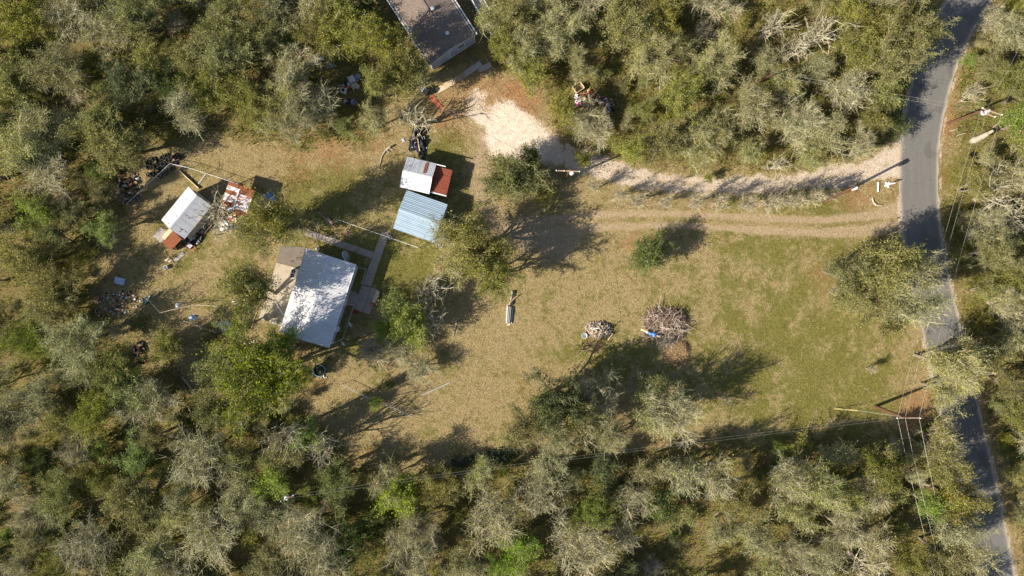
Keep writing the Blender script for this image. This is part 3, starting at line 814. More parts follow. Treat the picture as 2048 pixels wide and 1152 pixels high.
# porch deck with white rails beside it
q = [W(x, y, .8) for x, y in ((938, -4), (960, -12), (1003, 67), (982, 71))]
ctr2 = sum(q, Vector()) / 4; u = (q[2] - q[1] + q[3] - q[0]) / 2; v = (q[0] - q[1] + q[3] - q[2]) / 2
ed = thing('porch_deck', 'raised grey deck with white handrails beside the brown-roofed house', 'deck', (ctr2.x, ctr2.y, 0), math.atan2(u.y, u.x))
nb = 22
for i in range(nb):
    s_ = MB(); s_.box((-u.length / 2 + u.length / nb * (i + .5), 0, .78), (u.length / nb - .015, v.length, .04)); s_.build('deck_board', M['wood_grey'], ed)
for s_ in (-1, 1):
    y = s_ * (v.length / 2 - .05)
    p_ = MB(); p_.bar((-u.length / 2, y, 1.7), (u.length / 2, y, 1.7), .09, .05); p_.build('handrail', M['trim'], ed)
    for x in np.linspace(-u.length / 2 + .1, u.length / 2 - .1, 5):
        p_ = MB(); p_.box((x, y, .84), (.08, .08, 1.68)); p_.build('post', M['trim'], ed)
# small step rail
a = W(953, 60, 1.0); b = W(974, 54, 1.0)
sr_ = MB(); sr_.bar(a, b, .05, .05); sr_.bar((a.x, a.y, 0), a, .05, .05); sr_.bar((b.x, b.y, 0), b, .05, .05)
tag(sr_.build('step_rail', M['trim']), 'thin white step rail between the brown-roofed house and its deck', 'rail')

# ------------------------------------------------------------------ concrete
def slab_row(name, poly_pairs, mt, z=.07):
    """poly_pairs: list of (left, right) pixel pairs along the walk; one slab between neighbours"""
    root = MB(); 
    a = [Vector(W(*p)) for p in poly_pairs[0]]
    o0 = bpy.data.objects.new(name, None); o0.empty_display_size = .3; link(o0); tag(o0, kind='structure')
    for (l0, r0), (l1, r1) in zip(poly_pairs[:-1], poly_pairs[1:]):
        P4 = [W(*l0), W(*r0), W(*r1), W(*l1)]
        c_ = sum(P4, Vector()) / 4
        P4 = [p + (c_ - p).normalized() * .018 for p in P4]
        s_ = MB(); s_.prism([(p.x, p.y) for p in P4], 0, z + sr.uniform(-.008, .012)); s_.build('slab', mt, o0)
    return o0
def lerp2(a, b, t): return (a[0] + (b[0] - a[0]) * t, a[1] + (b[1] - a[1]) * t)
slab_row('concrete_walkway', [(lerp2((608, 470), (743, 517), t), lerp2((611, 457), (748, 504.5), t)) for t in (0, .2, .4, .62, .8, 1)], M['concrete_grey'])
slab_row('concrete_walkway', [(lerp2((764, 462), (724, 569), t), lerp2((779, 466), (742, 573), t)) for t in (0, .2, .4, .55, .78, 1)], M['concrete_grey'])
slab_row('concrete_pad', [((724, 570.5), (742, 574.5)), ((713, 598), (733, 603)), ((706, 618), (724, 624))], M['concrete_grey'], .06)
slab_row('concrete_pad', [((742.3, 575), (758, 580)), ((733.3, 603.4), (749, 608)), ((724.4, 624.5), (739, 629))], M['concrete_grey'], .065)
slab_row('concrete_patio', [((553, 525), (600, 537)), ((540, 566), (588, 579)), ((528, 603), (576, 616)), ((517, 637), (562, 653))], M['concrete'], .05)
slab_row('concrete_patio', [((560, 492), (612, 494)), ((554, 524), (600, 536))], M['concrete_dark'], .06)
# round doorstep
p_ = W(704, 597)
ds = MB(); ds.lathe([(0, 0), (.95, 0), (.95, .17), (.90, .19), (0, .19)], 24); tag(ds.build('doorstep', M['concrete_grey'], None, (p_.x, p_.y, .001)), 'round concrete doorstep at the main house door', 'doorstep')

# ------------------------------------------------------------------ trees
def seg_mesh_arrays(P0, P1, R0, R1, k=3):
    P0 = np.asarray(P0); P1 = np.asarray(P1); R0 = np.asarray(R0); R1 = np.asarray(R1)
    d = P1 - P0; d /= np.linalg.norm(d, axis=1)[:, None] + 1e-9
    up = np.where(np.abs(d[:, 2:3]) < .9, np.array([[0, 0, 1.]]), np.array([[1., 0, 0]]))
    x = np.cross(d, up); x /= np.linalg.norm(x, axis=1)[:, None]
    y = np.cross(d, x)
    V = []
    for P, Rr in ((P0, R0), (P1, R1)):
        for i in range(k):
            t = 2 * math.pi * i / k
            V.append(P + (x * math.cos(t) + y * math.sin(t)) * Rr[:, None])
    V = np.stack(V, 1)                       # n, 2k, 3
    n = len(P0)
    f = np.array([[i, (i + 1) % k, k + (i + 1) % k, k + i] for i in range(k)])
    F = (np.arange(n)[:, None, None] * 2 * k + f[None]).reshape(-1, 4)
    return V.reshape(-1, 3), F

def leaf_arrays(r, C, size, flat=.35):
    n = len(C)
    a = r.normal(size=(n, 3)); a[:, 2] *= (1 - flat) + .2
    a /= np.linalg.norm(a, axis=1)[:, None]
    b = r.normal(size=(n, 3)); b = b - (b * a).sum(1)[:, None] * a; b /= np.linalg.norm(b, axis=1)[:, None]
    s_ = size * r.uniform(.6, 1.45, n)
    a *= s_[:, None]; b *= (s_ * r.uniform(.4, .7, n))[:, None]
    V = np.stack([C - a * .5, C + b * .5, C + a * .6, C - b * .5], 1).reshape(-1, 3)
    F = np.arange(4 * n).reshape(n, 4)
    return V, F

def unit(v): return v / (np.linalg.norm(v) + 1e-9)

def gen_tree(seed, h=6.0, rad=2.6, stems=1, limbs=9, subs=7, twigs=8, leaves=8, lsize=.15, hf=.3, spread=.2, tw_r=.014, tw_len=.6, elev=(15, 75), limb_r=.075, jit=.15, low=0.0, dead=0.0, droop=0.0):
    """returns trunk mesh arrays, crown wood arrays, leaf arrays; base at origin, real metres"""
    r = np.random.default_rng(seed)
    TS = []; CS = []; LV = []
    cz = h * (hf + (1 - hf) * .42); rz = h - cz
    def grow(store, p, d, L, r0, r1, nseg, wob):
        pts = [p]
        for i in range(nseg):
            d = unit(d + r.normal(size=3) * wob + np.array([0, 0, .06 - droop * .1]))
            q = pts[-1] + d * L / nseg
            ra = r0 + (r1 - r0) * i / nseg; rb = r0 + (r1 - r0) * (i + 1) / nseg
            store.append((pts[-1], q, ra, rb)); pts.append(q)
        return pts
    forks = []
    for s_ in range(stems):
        az = 2 * math.pi * (s_ + r.random()) / stems
        ln = r.uniform(.05, .2) if stems == 1 else r.uniform(.2, .5)
        d = unit(np.array([math.cos(az) * ln, math.sin(az) * ln, 1.0]))
        rb = limb_r * (2.3 if stems == 1 else 1.6)
        pts = grow(TS, np.array([math.cos(az), math.sin(az), 0]) * .06 * (stems > 1), d, h * hf * r.uniform(.85, 1.15), rb, rb * .7, 3, .08)
        forks.append((pts[-1], unit(pts[-1] - pts[-2])))
    lump = r.uniform(.72, 1.12, 8)
    for i in range(limbs):
        fp, fd = forks[i % stems]
        az = 2 * math.pi * (i + r.uniform(-.35, .35)) / limbs * 1.0 + (seed % 7)
        el = R(r.uniform(*elev)) if i > 0 else R(82)
        d = np.array([math.cos(az) * math.cos(el), math.sin(az) * math.cos(el), math.sin(el)])
        # reach to the lumpy crown surface
        k = lump[int(az / (2 * math.pi) * 8) % 8] * r.uniform(.8, 1.05)
        tgt = np.array([0, 0, cz]) + np.array([d[0] * rad, d[1] * rad, (d[2] - low) * rz]) * k
        v = tgt - fp; L = np.linalg.norm(v)
        pts = grow(TS, fp, unit(v * .8 + np.array([0, 0, .25 * L])), L, limb_r * r.uniform(.8, 1.15), limb_r * .3, 5, .13)
        if r.random() < dead: continue
        for j in range(subs):
            t = r.uniform(.3, 1.0) * (len(pts) - 1); a = int(min(t, len(pts) - 2)); f = t - a
            p = pts[a] * (1 - f) + pts[a + 1] * f
            ld_ = unit(pts[a + 1] - pts[a])
            sd = unit(ld_ * .8 + r.normal(size=3) * .75 + np.array([0, 0, .25 - droop]) + unit(p - np.array([0, 0, cz * .7])) * .35)
            SL = r.uniform(.28, .5) * rad
            sp = grow(CS, p, sd, SL, limb_r * .34, limb_r * .14, 3, .2)
            for m_ in range(twigs):
                t = r.uniform(.2, 1.0) * 3; a2 = int(min(t, 2)); f2 = t - a2
                p2 = sp[a2] * (1 - f2) + sp[a2 + 1] * f2
                td = unit(unit(sp[a2 + 1] - sp[a2]) * .7 + r.normal(size=3) * .7 + np.array([0, 0, .3 - droop]))
                TL = tw_len * r.uniform(.5, 1.3)
                e = p2 + td * TL
                CS.append((p2, e, tw_r, tw_r * .45))
                nl = r.poisson(leaves)
                if nl:
                    tt = r.uniform(.15, 1.1, nl)
                    LV.append(p2[None] + td[None] * (TL * tt)[:, None] + r.normal(size=(nl, 3)) * jit)
    LV = np.concatenate(LV) if LV else np.zeros((0, 3))
    LV[:, 2] = np.maximum(LV[:, 2], .12)
    return TS, CS, LV, r

def tree_meshes(nm, seed, bark, twig, leaf, lsize=.15, **kw):
    TS, CS, LV, r = gen_tree(seed, lsize=lsize, **kw)
    z = list(zip(*TS)); tv, tf = seg_mesh_arrays(*[np.array(q) for q in z], k=5)
    tv[:, 2] = np.maximum(tv[:, 2], -.05)
    tme = fast_mesh('trunk_' + nm, tv, tf, [bark], smooth=True)
    z = list(zip(*CS)); cv, cf = seg_mesh_arrays(*[np.array(q) for q in z], k=3)
    lv, lf = leaf_arrays(r, LV, lsize)
    V = np.concatenate([cv, lv]); Fc = np.concatenate([cf, lf + len(cv)])
    mi = np.concatenate([np.zeros(len(cf), int), np.ones(len(lf), int)])
    cme = fast_mesh('crown_' + nm, V, Fc, [twig, leaf], mi)
    hh = max(V[:, 2].max(), tv[:, 2].max()); rr = np.percentile(np.hypot(V[:, 0], V[:, 1]), 97)
    return tme, cme, float(hh), float(rr), float(np.percentile(V[:, 2], 55))

PROTO = {}
def proto(kind, i, *a, **k): PROTO.setdefault(kind, []).append(tree_meshes(f'{kind}_{i}', *a, **k))
for i in range(5):   # dense olive oaks
    proto('oak', i, 100 + i, M['bark'], M['twig_olive'], M['leaf_olive'], .115, h=5.6 + .3 * i, rad=2.6, stems=1 + i % 3, limbs=11, subs=9, twigs=9, leaves=9)
for i in range(6):   # thin olive-grey crowns, twigs showing
    proto('thin', i, 200 + i, M['bark'], M['twig_grey'], M['leaf_grey'], .105, h=5.4 + .3 * i, rad=2.5, stems=1 + i % 2, limbs=10, subs=8, twigs=11, leaves=6.5, tw_r=.013, limb_r=.06, tw_len=.75, elev=(20, 80))
for i in range(5):   # nearly bare grey trees
    proto('bare', i, 300 + i, M['bark_pale'], M['twig_grey'], M['leaf_grey'], .10, h=5.0 + .4 * i, rad=2.4, stems=1 + i % 3, limbs=11, subs=9, twigs=10, leaves=2.8, tw_r=.014, tw_len=.8, elev=(25, 85), limb_r=.06)
for i in range(3):   # bright green crowns
    proto('green', i, 400 + i, M['bark'], M['twig_olive'], M['leaf_green'], .12, h=5.8, rad=2.6, stems=1 + i, limbs=11, subs=9, twigs=8, leaves=8.5)
for i in range(3):   # dark evergreens
    proto('dark', i, 500 + i, M['bark'], M['twig_olive'], M['leaf_dark'], .125, h=4.4, rad=2.3, stems=2, limbs=11, subs=8, twigs=8, leaves=10, hf=.2, low=.15)
for i in range(4):   # the same kinds grown wide
    proto('oak_big', i, 150 + i, M['bark'], M['twig_olive'], M['leaf_olive'], .125, h=6.6 + .3 * i, rad=3.9, stems=2 + i % 2, limbs=15, subs=11, twigs=9, leaves=9, limb_r=.09)
    proto('thin_big', i, 250 + i, M['bark'], M['twig_grey'], M['leaf_grey'], .11, h=6.4 + .3 * i, rad=3.8, stems=1 + i % 3, limbs=14, subs=11, twigs=11, leaves=6.5, tw_r=.013, limb_r=.07, tw_len=.8, elev=(20, 80))
    if i < 2: proto('bare_big', i, 350 + i, M['bark_pale'], M['twig_grey'], M['leaf_grey'], .10, h=6.2, rad=3.7, stems=2 + i, limbs=15, subs=11, twigs=10, leaves=2.8, tw_r=.015, tw_len=.85, elev=(25, 85), limb_r=.07)
    if i < 3: proto('green_big', i, 450 + i, M['bark'], M['twig_olive'], M['leaf_lime'], .13, h=6.8, rad=4.2, stems=2, limbs=16, subs=11, twigs=9, leaves=8.5, limb_r=.09)
    if i < 2: proto('dark_big', i, 550 + i, M['bark'], M['twig_olive'], M['leaf_dark'], .125, h=5.4, rad=3.4, stems=2, limbs=14, subs=10, twigs=9, leaves=9, hf=.2, low=.15)
for i in range(2):   # compact round bush
    proto('bush', i, 580 + i, M['bark'], M['twig_olive'], M['leaf_mid'], .12, h=4.8, rad=2.4, stems=3, limbs=24, subs=9, twigs=8, leaves=7, hf=.15, low=.25, elev=(-5, 85))
proto('round_oak', 0, 591, M['bark'], M['twig_olive'], M['leaf_mid'], .125, h=5.8, rad=3.6, stems=3, limbs=26, subs=11, twigs=9, leaves=6.5, hf=.18, low=.2, elev=(0, 85))
for i in range(3):   # low shrubs
    proto('shrub', i, 600 + i, M['bark'], M['twig_olive'], M['leaf_olive'], .12, h=1.9, rad=1.2, stems=4, limbs=8, subs=5, twigs=6, leaves=6, hf=.15, limb_r=.03, tw_len=.35, tw_r=.01, jit=.12)
for i in range(3):   # bare brush
    proto('brush', i, 700 + i, M['bark_pale'], M['twig_grey'], M['leaf_dry'], .09, h=2.6, rad=1.3, stems=5, limbs=10, subs=6, twigs=7, leaves=.8, hf=.12, limb_r=.028, tw_len=.5, tw_r=.011, elev=(35, 85))
for i in range(2):   # skeleton: thick pale limbs, no leaf
    proto('skeleton', i, 800 + i, M['bark_pale'], M['twig_grey'], M['leaf_grey'], .09, h=5.5, rad=2.7, stems=2, limbs=9, subs=6, twigs=4, leaves=.12, tw_r=.02, tw_len=.7, elev=(20, 75), limb_r=.085)

NAMES = {'oak': ('oak_tree', 'oak tree', 'dense olive-green'), 'thin': ('thin_crowned_tree', 'tree', 'thin-crowned grey-olive'), 'bare': ('bare_tree', 'bare tree', 'nearly leafless pale grey'),
         'green': ('green_tree', 'tree', 'bright green leafy'), 'dark': ('evergreen_tree', 'evergreen', 'dark evergreen'), 'shrub': ('shrub', 'shrub', 'low olive-green'),
         'brush': ('bare_brush', 'brush', 'low leafless'), 'skeleton': ('dead_tree', 'dead tree', 'dead pale-limbed'), 'round_oak': ('oak_tree', 'oak tree', 'round olive'), 'bush': ('evergreen_tree', 'evergreen', 'dark evergreen')}
NOUN = {'oak': 'oak', 'thin': 'tree', 'bare': 'tree', 'green': 'tree', 'dark': 'tree', 'shrub': 'shrub', 'brush': 'brush', 'skeleton': 'tree'}
TREES = []
R_ = random.Random(5)
def tree(px, py, rpx, kind, label=None, group=None, hs=1.0, var=None, fill=False):
    P = PROTO[kind + '_big'] if rpx > 47 and kind + '_big' in PROTO else PROTO[kind]
    v = (R_.randrange(len(P)) if var is None else var) % len(P)
    tme, cme, hh, rr, zc = P[v]
    sxy = rpx * S / rr
    sz = (sxy * .45 + .55) * hs * R_.uniform(.92, 1.1) if kind not in ('shrub', 'brush') else sxy ** .5 * hs * R_.uniform(.85, 1.15)
    b = W(px, py, zc * sz); b.z = 0
    e = thing(NAMES[kind][0], label, NAMES[kind][1], b, R_.uniform(0, 6.283), group)
    e.scale = (sxy, sxy, sz)
    obj('trunk', tme, e); obj('crown', cme, e)
    TREES.append(dict(o=e, px=px, py=py, r=rpx, kind=kind, fill=fill, label=label))
    return e

# trees that stand out, one by one
tree(1300, 508, 42, 'bush', 'round dark green tree alone in the mown field below the dirt track', hs=1.0, var=0)
tree(1022, 352, 62, 'round_oak', 'large round olive oak between the gravel driveway and the dirt track fork', hs=1.0, var=1)
tree(1062, 320, 32, 'dark', 'small dark evergreen by the transformer pole next to the driveway', hs=.9)
tree(1085, 385, 30, 'shrub', 'olive shrub below the transformer pole at the driveway bank')
tree(1165, 320, 20, 'shrub', 'small shrub on the lower lip of the gravel driveway bend')
tree(945, 500, 72, 'oak', 'big olive oak below the blue-roofed shed', hs=1.05, var=2)
tree(985, 545, 55, 'oak', 'dense oak above the stack of grey poles', hs=1.0, var=3)
tree(885, 470, 34, 'bare', 'bare spindly tree brushing the lower corner of the blue roof', hs=.8)
tree(905, 530, 40, 'thin', 'thin grey-olive tree between blue-roofed shed and green tree', hs=.8)
tree(795, 612, 45, 'green', 'bright green leafy tree right of the main house with bare limbs around it', hs=.9, var=0)
tree(812, 660, 44, 'green', 'bright green leafy tree just below the first beside the house', hs=.85, var=1)
tree(772, 655, 36, 'green', 'smaller green tree beside the satellite dishes', hs=.7)
tree(858, 590, 46, 'skeleton', 'dead pale tree with spreading limbs above the green tree', hs=.75)
tree(862, 655, 38, 'skeleton', 'dead pale tree right of the bright green tree', hs=.7)
tree(800, 695, 36, 'bare', 'bare grey tree under the bright green tree', hs=.6)
tree(735, 705, 34, 'brush', 'spiky bare bush below the lower house corner')
tree(840, 735, 34, 'bare', 'leafless bush on the dry lawn right of the round stock tank', hs=.5)
tree(502, 590, 58, 'oak', 'dark olive tree overhanging the concrete patio', hs=1.4, var=0)
tree(470, 655, 34, 'green', 'green tree hiding white debris left of the main house', hs=.8)
tree(520, 752, 90, 'green', 'tall bright green tree left of the round stock tank', hs=1.35, var=1)
tree(450, 740, 62, 'green', 'green tree at the left edge of the tall bright one', hs=1.1, var=2)
tree(560, 700, 44, 'green', 'leafy green tree by the lower left house corner', hs=1.35)
tree(554, 438, 52, 'oak', 'tall oak over the patched rusty roof and blue tarp', hs=1.45, var=4)
tree(505, 465, 44, 'oak', 'oak between the rusty lean-to and the concrete walkway', hs=1.1)
tree(590, 450, 40, 'thin', 'thin olive tree at the upper end of the concrete walkway', hs=1.1)
tree(432, 412, 46, 'skeleton', 'leafless pale tree between white-roofed shed and rusty lean-to', hs=.8, var=0)
tree(440, 455, 34, 'skeleton', 'dead branching tree by the white debris beside the left shed', hs=.5, var=1)
tree(1702, 540, 52, 'oak', 'olive tree at the left of the clump by the road junction', hs=1.2)
tree(1780, 522, 60, 'oak', 'tall olive tree at the top of the clump by the road', hs=1.35)
tree(1752, 592, 62, 'oak', 'wide olive tree in the middle of the roadside clump', hs=1.2)
tree(1822, 600, 56, 'thin', 'tree of the roadside clump leaning over the asphalt', hs=1.5)
tree(1690, 585, 40, 'oak', 'low olive tree on the lower left flank of the roadside clump', hs=.8)
tree(1790, 650, 34, 'shrub', 'green bush at the foot of the roadside clump')
tree(1835, 540, 44, 'bare', 'bare grey tree in the roadside clump nearest the asphalt', hs=1.5)
tree(1905, 722, 60, 'thin', 'wide grey-olive tree covering the road above the lower power pole', hs=1.2)
tree(1900, 780, 44, 'thin', 'smaller grey-olive tree over the road by the lower power pole', hs=1.0)
tree(1112, 800, 62, 'dark', 'dark green tree at the left of the clump below the brush pile', hs=1.5, var=1)
tree(1192, 790, 56, 'bare', 'bare grey tree in the clump below the woodpile', hs=.95)
tree(1062, 850, 46, 'oak', 'olive tree at the left foot of the clump below the woodpile', hs=.9)
tree(1155, 828, 46, 'oak', 'dense olive tree in the middle of the clump below the woodpile', hs=1.0)
tree(1040, 880, 34, 'thin', 'small thin tree at the lower left end of the clump', hs=.7)
tree(1240, 870, 36, 'thin', 'small thin tree at the lower right end of the clump', hs=.7)
tree(1130, 866, 54, 'thin', 'grey-olive tree at the bottom of the clump below the woodpile', hs=1.0)
tree(1205, 850, 44, 'thin', 'grey-olive tree between two bare trees of the clump', hs=1.1)
tree(1300, 790, 40, 'oak', 'olive tree below the brush pile', hs=.7)
tree(1352, 828, 62, 'bare', 'big pale leafless tree below the brush pile', hs=1.25, var=1)
tree(1305, 845, 40, 'thin', 'thin tree left of the big pale leafless tree', hs=.9)
tree(560, 882, 46, 'skeleton', 'bare pale tree casting long branch shadows over the lower lawn', hs=1.7, var=0)
tree(640, 905, 38, 'skeleton', 'second bare pale tree at the lower lawn corner', hs=1.5, var=1)
tree(1455, 800, 12, 'brush', 'tiny dead sapling in the mown field')
tree(828, 232, 42, 'skeleton', 'pale forked dead tree by the red metal strip', hs=.75, var=1)
tree(740, 240, 34, 'thin', 'thin tree by the upper edge of the yard', hs=.8)
tree(1745, 740, 11, 'brush', 'straw-coloured tuft alone near the road in the mown field')
tree(1350, 1078, 14, 'dark', 'tiny dark evergreen sapling on bare orange ground', hs=.6)
tree(705, 520, 17, 'shrub', 'green shrub between house wall and concrete walkway', hs=1.0)
tree(1420, 355, 12, 'shrub', 'little bush on the driveway upper verge')
tree(748, 806, 16, 'green', 'yellow-green sapling on the lower wire fence', hs=.35)
tree(780, 770, 13, 'dark', 'small dark sapling on the lawn above the lower fence', hs=.45)
for i, (x, y, r_) in enumerate([(1238,388,20),(1275,398,22),(1330,402,18),(1395,405,22),(1440,404,20),(1500,405,24),(1545,402,24),(1590,398,26),(1630,392,22),(1190,372,18),(1665,386,16)]):
    tree(x, y, r_, 'brush', hs=1.5, label=['first', 'second', 'third', 'fourth', 'fifth', 'sixth', 'seventh', 'eighth', 'ninth', 'tenth', 'eleventh'][[0,1,2,3,4,5,6,7,8,9,10].index(sorted(range(11), key=lambda q: [1238,1275,1330,1395,1440,1500,1545,1590,1630,1190,1665][q]).index(i))] + ' bare bush from the left in the row below the driveway', group='bare bushes along the driveway')
# trees at noted spots in the woods
SPOTS = [(1635,60,52,'skeleton'),(1545,55,44,'skeleton'),(1600,95,40,'skeleton'),(1700,185,46,'bare'),(1800,105,58,'oak'),(1770,45,56,'oak'),(1850,60,44,'oak'),(1435,120,52,'thin'),(1300,110,56,'thin'),(1240,45,56,'oak'),(1120,60,56,'thin'),
 (1060,90,52,'thin'),(1510,200,52,'thin'),(1600,245,52,'bare'),(1180,245,50,'bare'),(1130,215,36,'oak'),(1370,185,52,'oak'),(1440,255,50,'thin'),(1330,280,44,'oak'),(1390,290,44,'thin'),(1260,290,44,'oak'),(1500,300,34,'thin'),
 (1660,255,46,'thin'),(1740,250,44,'oak'),(1785,240,36,'dark'),(1720,290,34,'bare'),(1555,325,28,'skeleton'),(1620,305,34,'thin'),(1030,40,50,'oak'),(985,22,40,'thin'),(1010,100,44,'oak'),(1060,140,40,'oak'),
 (758,82,50,'oak'),(798,135,54,'oak'),(757,158,38,'oak'),(838,138,36,'thin'),(690,60,56,'oak'),(640,60,50,'oak'),(620,30,44,'thin'),(580,130,52,'bare'),(588,165,44,'bare'),(635,205,46,'bare'),(560,195,44,'thin'),(590,235,50,'thin'),
 (500,200,50,'oak'),(430,180,60,'oak'),(450,110,56,'oak'),(520,60,56,'oak'),(440,40,54,'oak'),(370,215,44,'bare'),(330,170,50,'dark'),(260,165,52,'dark'),(220,290,62,'oak'),(180,250,52,'oak'),(270,30,50,'oak'),(120,140,56,'thin'),
 (40,50,56,'oak'),(130,30,50,'bare'),(210,60,48,'bare'),(90,240,54,'thin'),(40,300,56,'thin'),(90,340,54,'bare'),(210,390,34,'oak'),(200,455,36,'green'),(60,430,44,'green'),(100,480,40,'oak'),(40,520,50,'oak'),(110,570,54,'oak'),
 (95,620,52,'thin'),(150,680,60,'thin'),(60,680,50,'green'),(220,740,52,'green'),(300,800,58,'bare'),(250,790,46,'green'),(190,830,48,'oak'),(60,800,54,'thin'),(330,690,40,'oak'),(400,915,62,'bare'),(480,920,44,'oak'),(420,1070,66,'bare'),
 (560,900,46,'oak'),(620,880,40,'green'),(540,960,40,'green'),(600,1060,60,'bare'),(640,1120,56,'bare'),(540,1040,44,'thin'),(700,1090,54,'dark'),(740,1050,44,'dark'),(790,1000,46,'green'),(830,1060,50,'thin'),(820,1120,60,'bare'),
 (765,970,44,'thin'),(990,1040,64,'bare'),(960,950,40,'thin'),(870,970,42,'oak'),(1080,985,48,'bare'),(1190,1020,50,'green'),(1170,1100,76,'bare'),(1030,1100,46,'green'),(1000,1130,40,'green'),(1260,1000,44,'bare'),(1290,950,44,'thin'),(1100,930,44,'thin'),
 (1370,950,40,'bare'),(1440,960,46,'bare'),(1480,1000,46,'oak'),(1330,1010,44,'dark'),(1450,1060,44,'thin'),(1520,1080,44,'thin'),(1580,960,50,'bare'),(1640,985,50,'thin'),(1600,1030,46,'thin'),(1700,1000,40,'oak'),(1740,990,40,'bare'),(1770,940,44,'oak'),
 (1690,1060,46,'bare'),(1760,1090,46,'bare'),(1590,1110,50,'bare'),(1660,1120,44,'thin'),(1730,1130,60,'skeleton'),(1820,1120,36,'oak'),(1545,1140,40,'thin'),(1890,885,46,'thin'),(1900,940,44,'oak'),(1915,1000,46,'oak'),(1920,1060,46,'thin'),(1950,1110,46,'thin'),(1895,1110,40,'oak'),(1870,1010,36,'green'),
 (2000,390,56,'skeleton'),(2030,350,44,'bare'),(1985,450,48,'bare'),(2040,440,44,'skeleton'),(2000,510,50,'oak'),(2040,560,48,'oak'),(2025,605,50,'bare'),(1985,580,34,'oak'),(2040,680,44,'thin'),(2030,760,44,'oak'),(2020,60,44,'thin'),(2040,150,44,'oak'),(1990,130,34,'oak'),(2035,240,36,'green'),(1965,370,34,'oak'),(1960,500,26,'shrub'),(2000,700,36,'oak'),(2045,830,40,'oak'),(2040,950,34,'oak'),(1990,40,30,'bare'),(1945,185,24,'brush'),
 (1640,300,30,'oak'),(1725,300,26,'skeleton')]
for x, y, r_, k in SPOTS:
    tree(x, y, r_, k, fill=True, hs=1.3 if (720 < x < 845 and 70 < y < 160) or (1780 < x < 1960 and (y < 130 or y > 860)) else 1.15 if 1360 < x < 1800 and 930 < y < 1005 else .85)

# fill of the woods: random but even spacing, kept off the clearings
EXC = [(610,105,26),(640,112,34),(702,165,46),(700,203,24),(1172,192,48),(1215,200,40),(1222,248,16),(245,600,56),(205,560,30),(325,335,46),(260,375,30),(278,705,34),(372,772,30),(215,478,24),(1970,262,44),(1900,250,30),(1410,1115,66),(1330,1085,40),
       (575,990,26),(430,25,22),(1150,60,30),(1430,215,22),(1395,1110,60),(1860,1050,22),(955,915,34),(1010,905,34),(1240,895,40),(1960,180,24),(250,500,40),(180,610,14),(300,55,26),(140,80,14),(1850,1000,20),(1700,1100,16),(1490,150,16)]
HOUSE_TOP = np.array([(760,-20),(920,-20),(1010,60),(985,150),(870,190),(845,140),(790,60)], float)
def allowed(x, y, r_):
    P = np.array([[x, y]], float)
    if poly_sd(P, CLEAR)[0] > -r_ * (.62 if x > 420 else .85): return False
    if path_sd(P, ROADP)[0] > -r_ * .5 - 4: return False
    if poly_sd(P, HOUSE_TOP)[0] > -r_ * .45: return False
    for ex, ey, er in EXC:
        if math.hypot(x - ex, y - ey) < er + r_ * .3: return False
    return True
cand = random.Random(11)
pts = [(t['px'], t['py'], t['r']) for t in TREES]
nfill = 0
for tries in range(9000):
    x = cand.uniform(-75, 2095); y = cand.uniform(-40, 1230)
    big = tries < 5000
    r_ = cand.uniform(34, 60) if big else cand.uniform(18, 30)
    right = x > 1900
    sp = .71 if not (x > 1250 and y > 880) else .8
    if any(math.hypot(x - a, y - b) < sp * (r_ + c) for a, b, c in pts): continue
    if not allowed(x, y, r_): continue
    q = cand.random()
    nn = fbm(np.array([[x, y]]) + 50, 260)[0]
    if big:
        if x < 520 and y < 560: k = 'oak' if q < .58 else 'thin' if q < .8 else 'bare' if q < .9 else 'dark'
        elif y > 850: k = 'oak' if q < .26 else 'thin' if q < .58 else 'bare' if q < .84 else 'green' if q < .93 else 'dark'
        elif right: k = 'oak' if q < .5 else 'thin' if q < .8 else 'bare'
        else: k = 'oak' if q < .45 + nn * .3 else 'thin' if q < .75 else 'bare' if q < .88 else 'green' if q < .95 else 'dark'
    else: k = 'shrub' if q < .45 else 'oak' if q < .62 else 'thin' if q < .78 else 'brush' if q < .9 else 'green'
    tree(x, y, r_, k, fill=True, hs=.82 if big else .65)
    pts.append((x, y, r_)); nfill += 1
print('trees', len(TREES), 'fill', nfill)

# labels of the woodland trees: part of the wood, kind, and place in its row
ZONES = [("in the upper left wood", lambda x, y: x < 330 and y < 310), ("in the wood left of the upper dump", lambda x, y: 330 <= x < 640 and y < 330),
 ("near the brown-roofed house", lambda x, y: 640 <= x < 1010 and y < 330), ("above the gravel pad", lambda x, y: 1010 <= x < 1190 and y < 340),
 ("in the wood above the driveway", lambda x, y: 1190 <= x < 1500 and y < 360), ("above the driveway mouth", lambda x, y: 1500 <= x < 1880 and y < 360),
 ("right of the road's upper bend", lambda x, y: x >= 1880 and y < 330), ("right of the road, mid height", lambda x, y: x >= 1880 and y < 620), ("right of the lower road", lambda x, y: x >= 1960),
 ("left of the tyre pile", lambda x, y: x < 400 and y < 560), ("below the colourful dump", lambda x, y: x < 400 and y < 850), ("in the lower left corner", lambda x, y: x < 420),
 ("below the tall green tree", lambda x, y: x < 640), ("below the prickly pears", lambda x, y: x < 960), ("at bottom centre", lambda x, y: x < 1260),
 ("near the orange bare patch", lambda x, y: x < 1560), ("left of the lower wires", lambda x, y: x < 1830), ("between lower wires and road", lambda x, y: True)]
ORD = ['first', 'second', 'third', 'fourth', 'fifth', 'sixth', 'seventh', 'eighth', 'ninth', 'tenth', 'eleventh', 'twelfth', 'thirteenth', 'fourteenth', 'fifteenth']
zz = {}
for t in TREES:
    if not t['fill']: continue
    for zi, (nm, fn) in enumerate(ZONES):
        if fn(t['px'], t['py']):
            zz.setdefault((zi, t['kind']), []).append(t); break
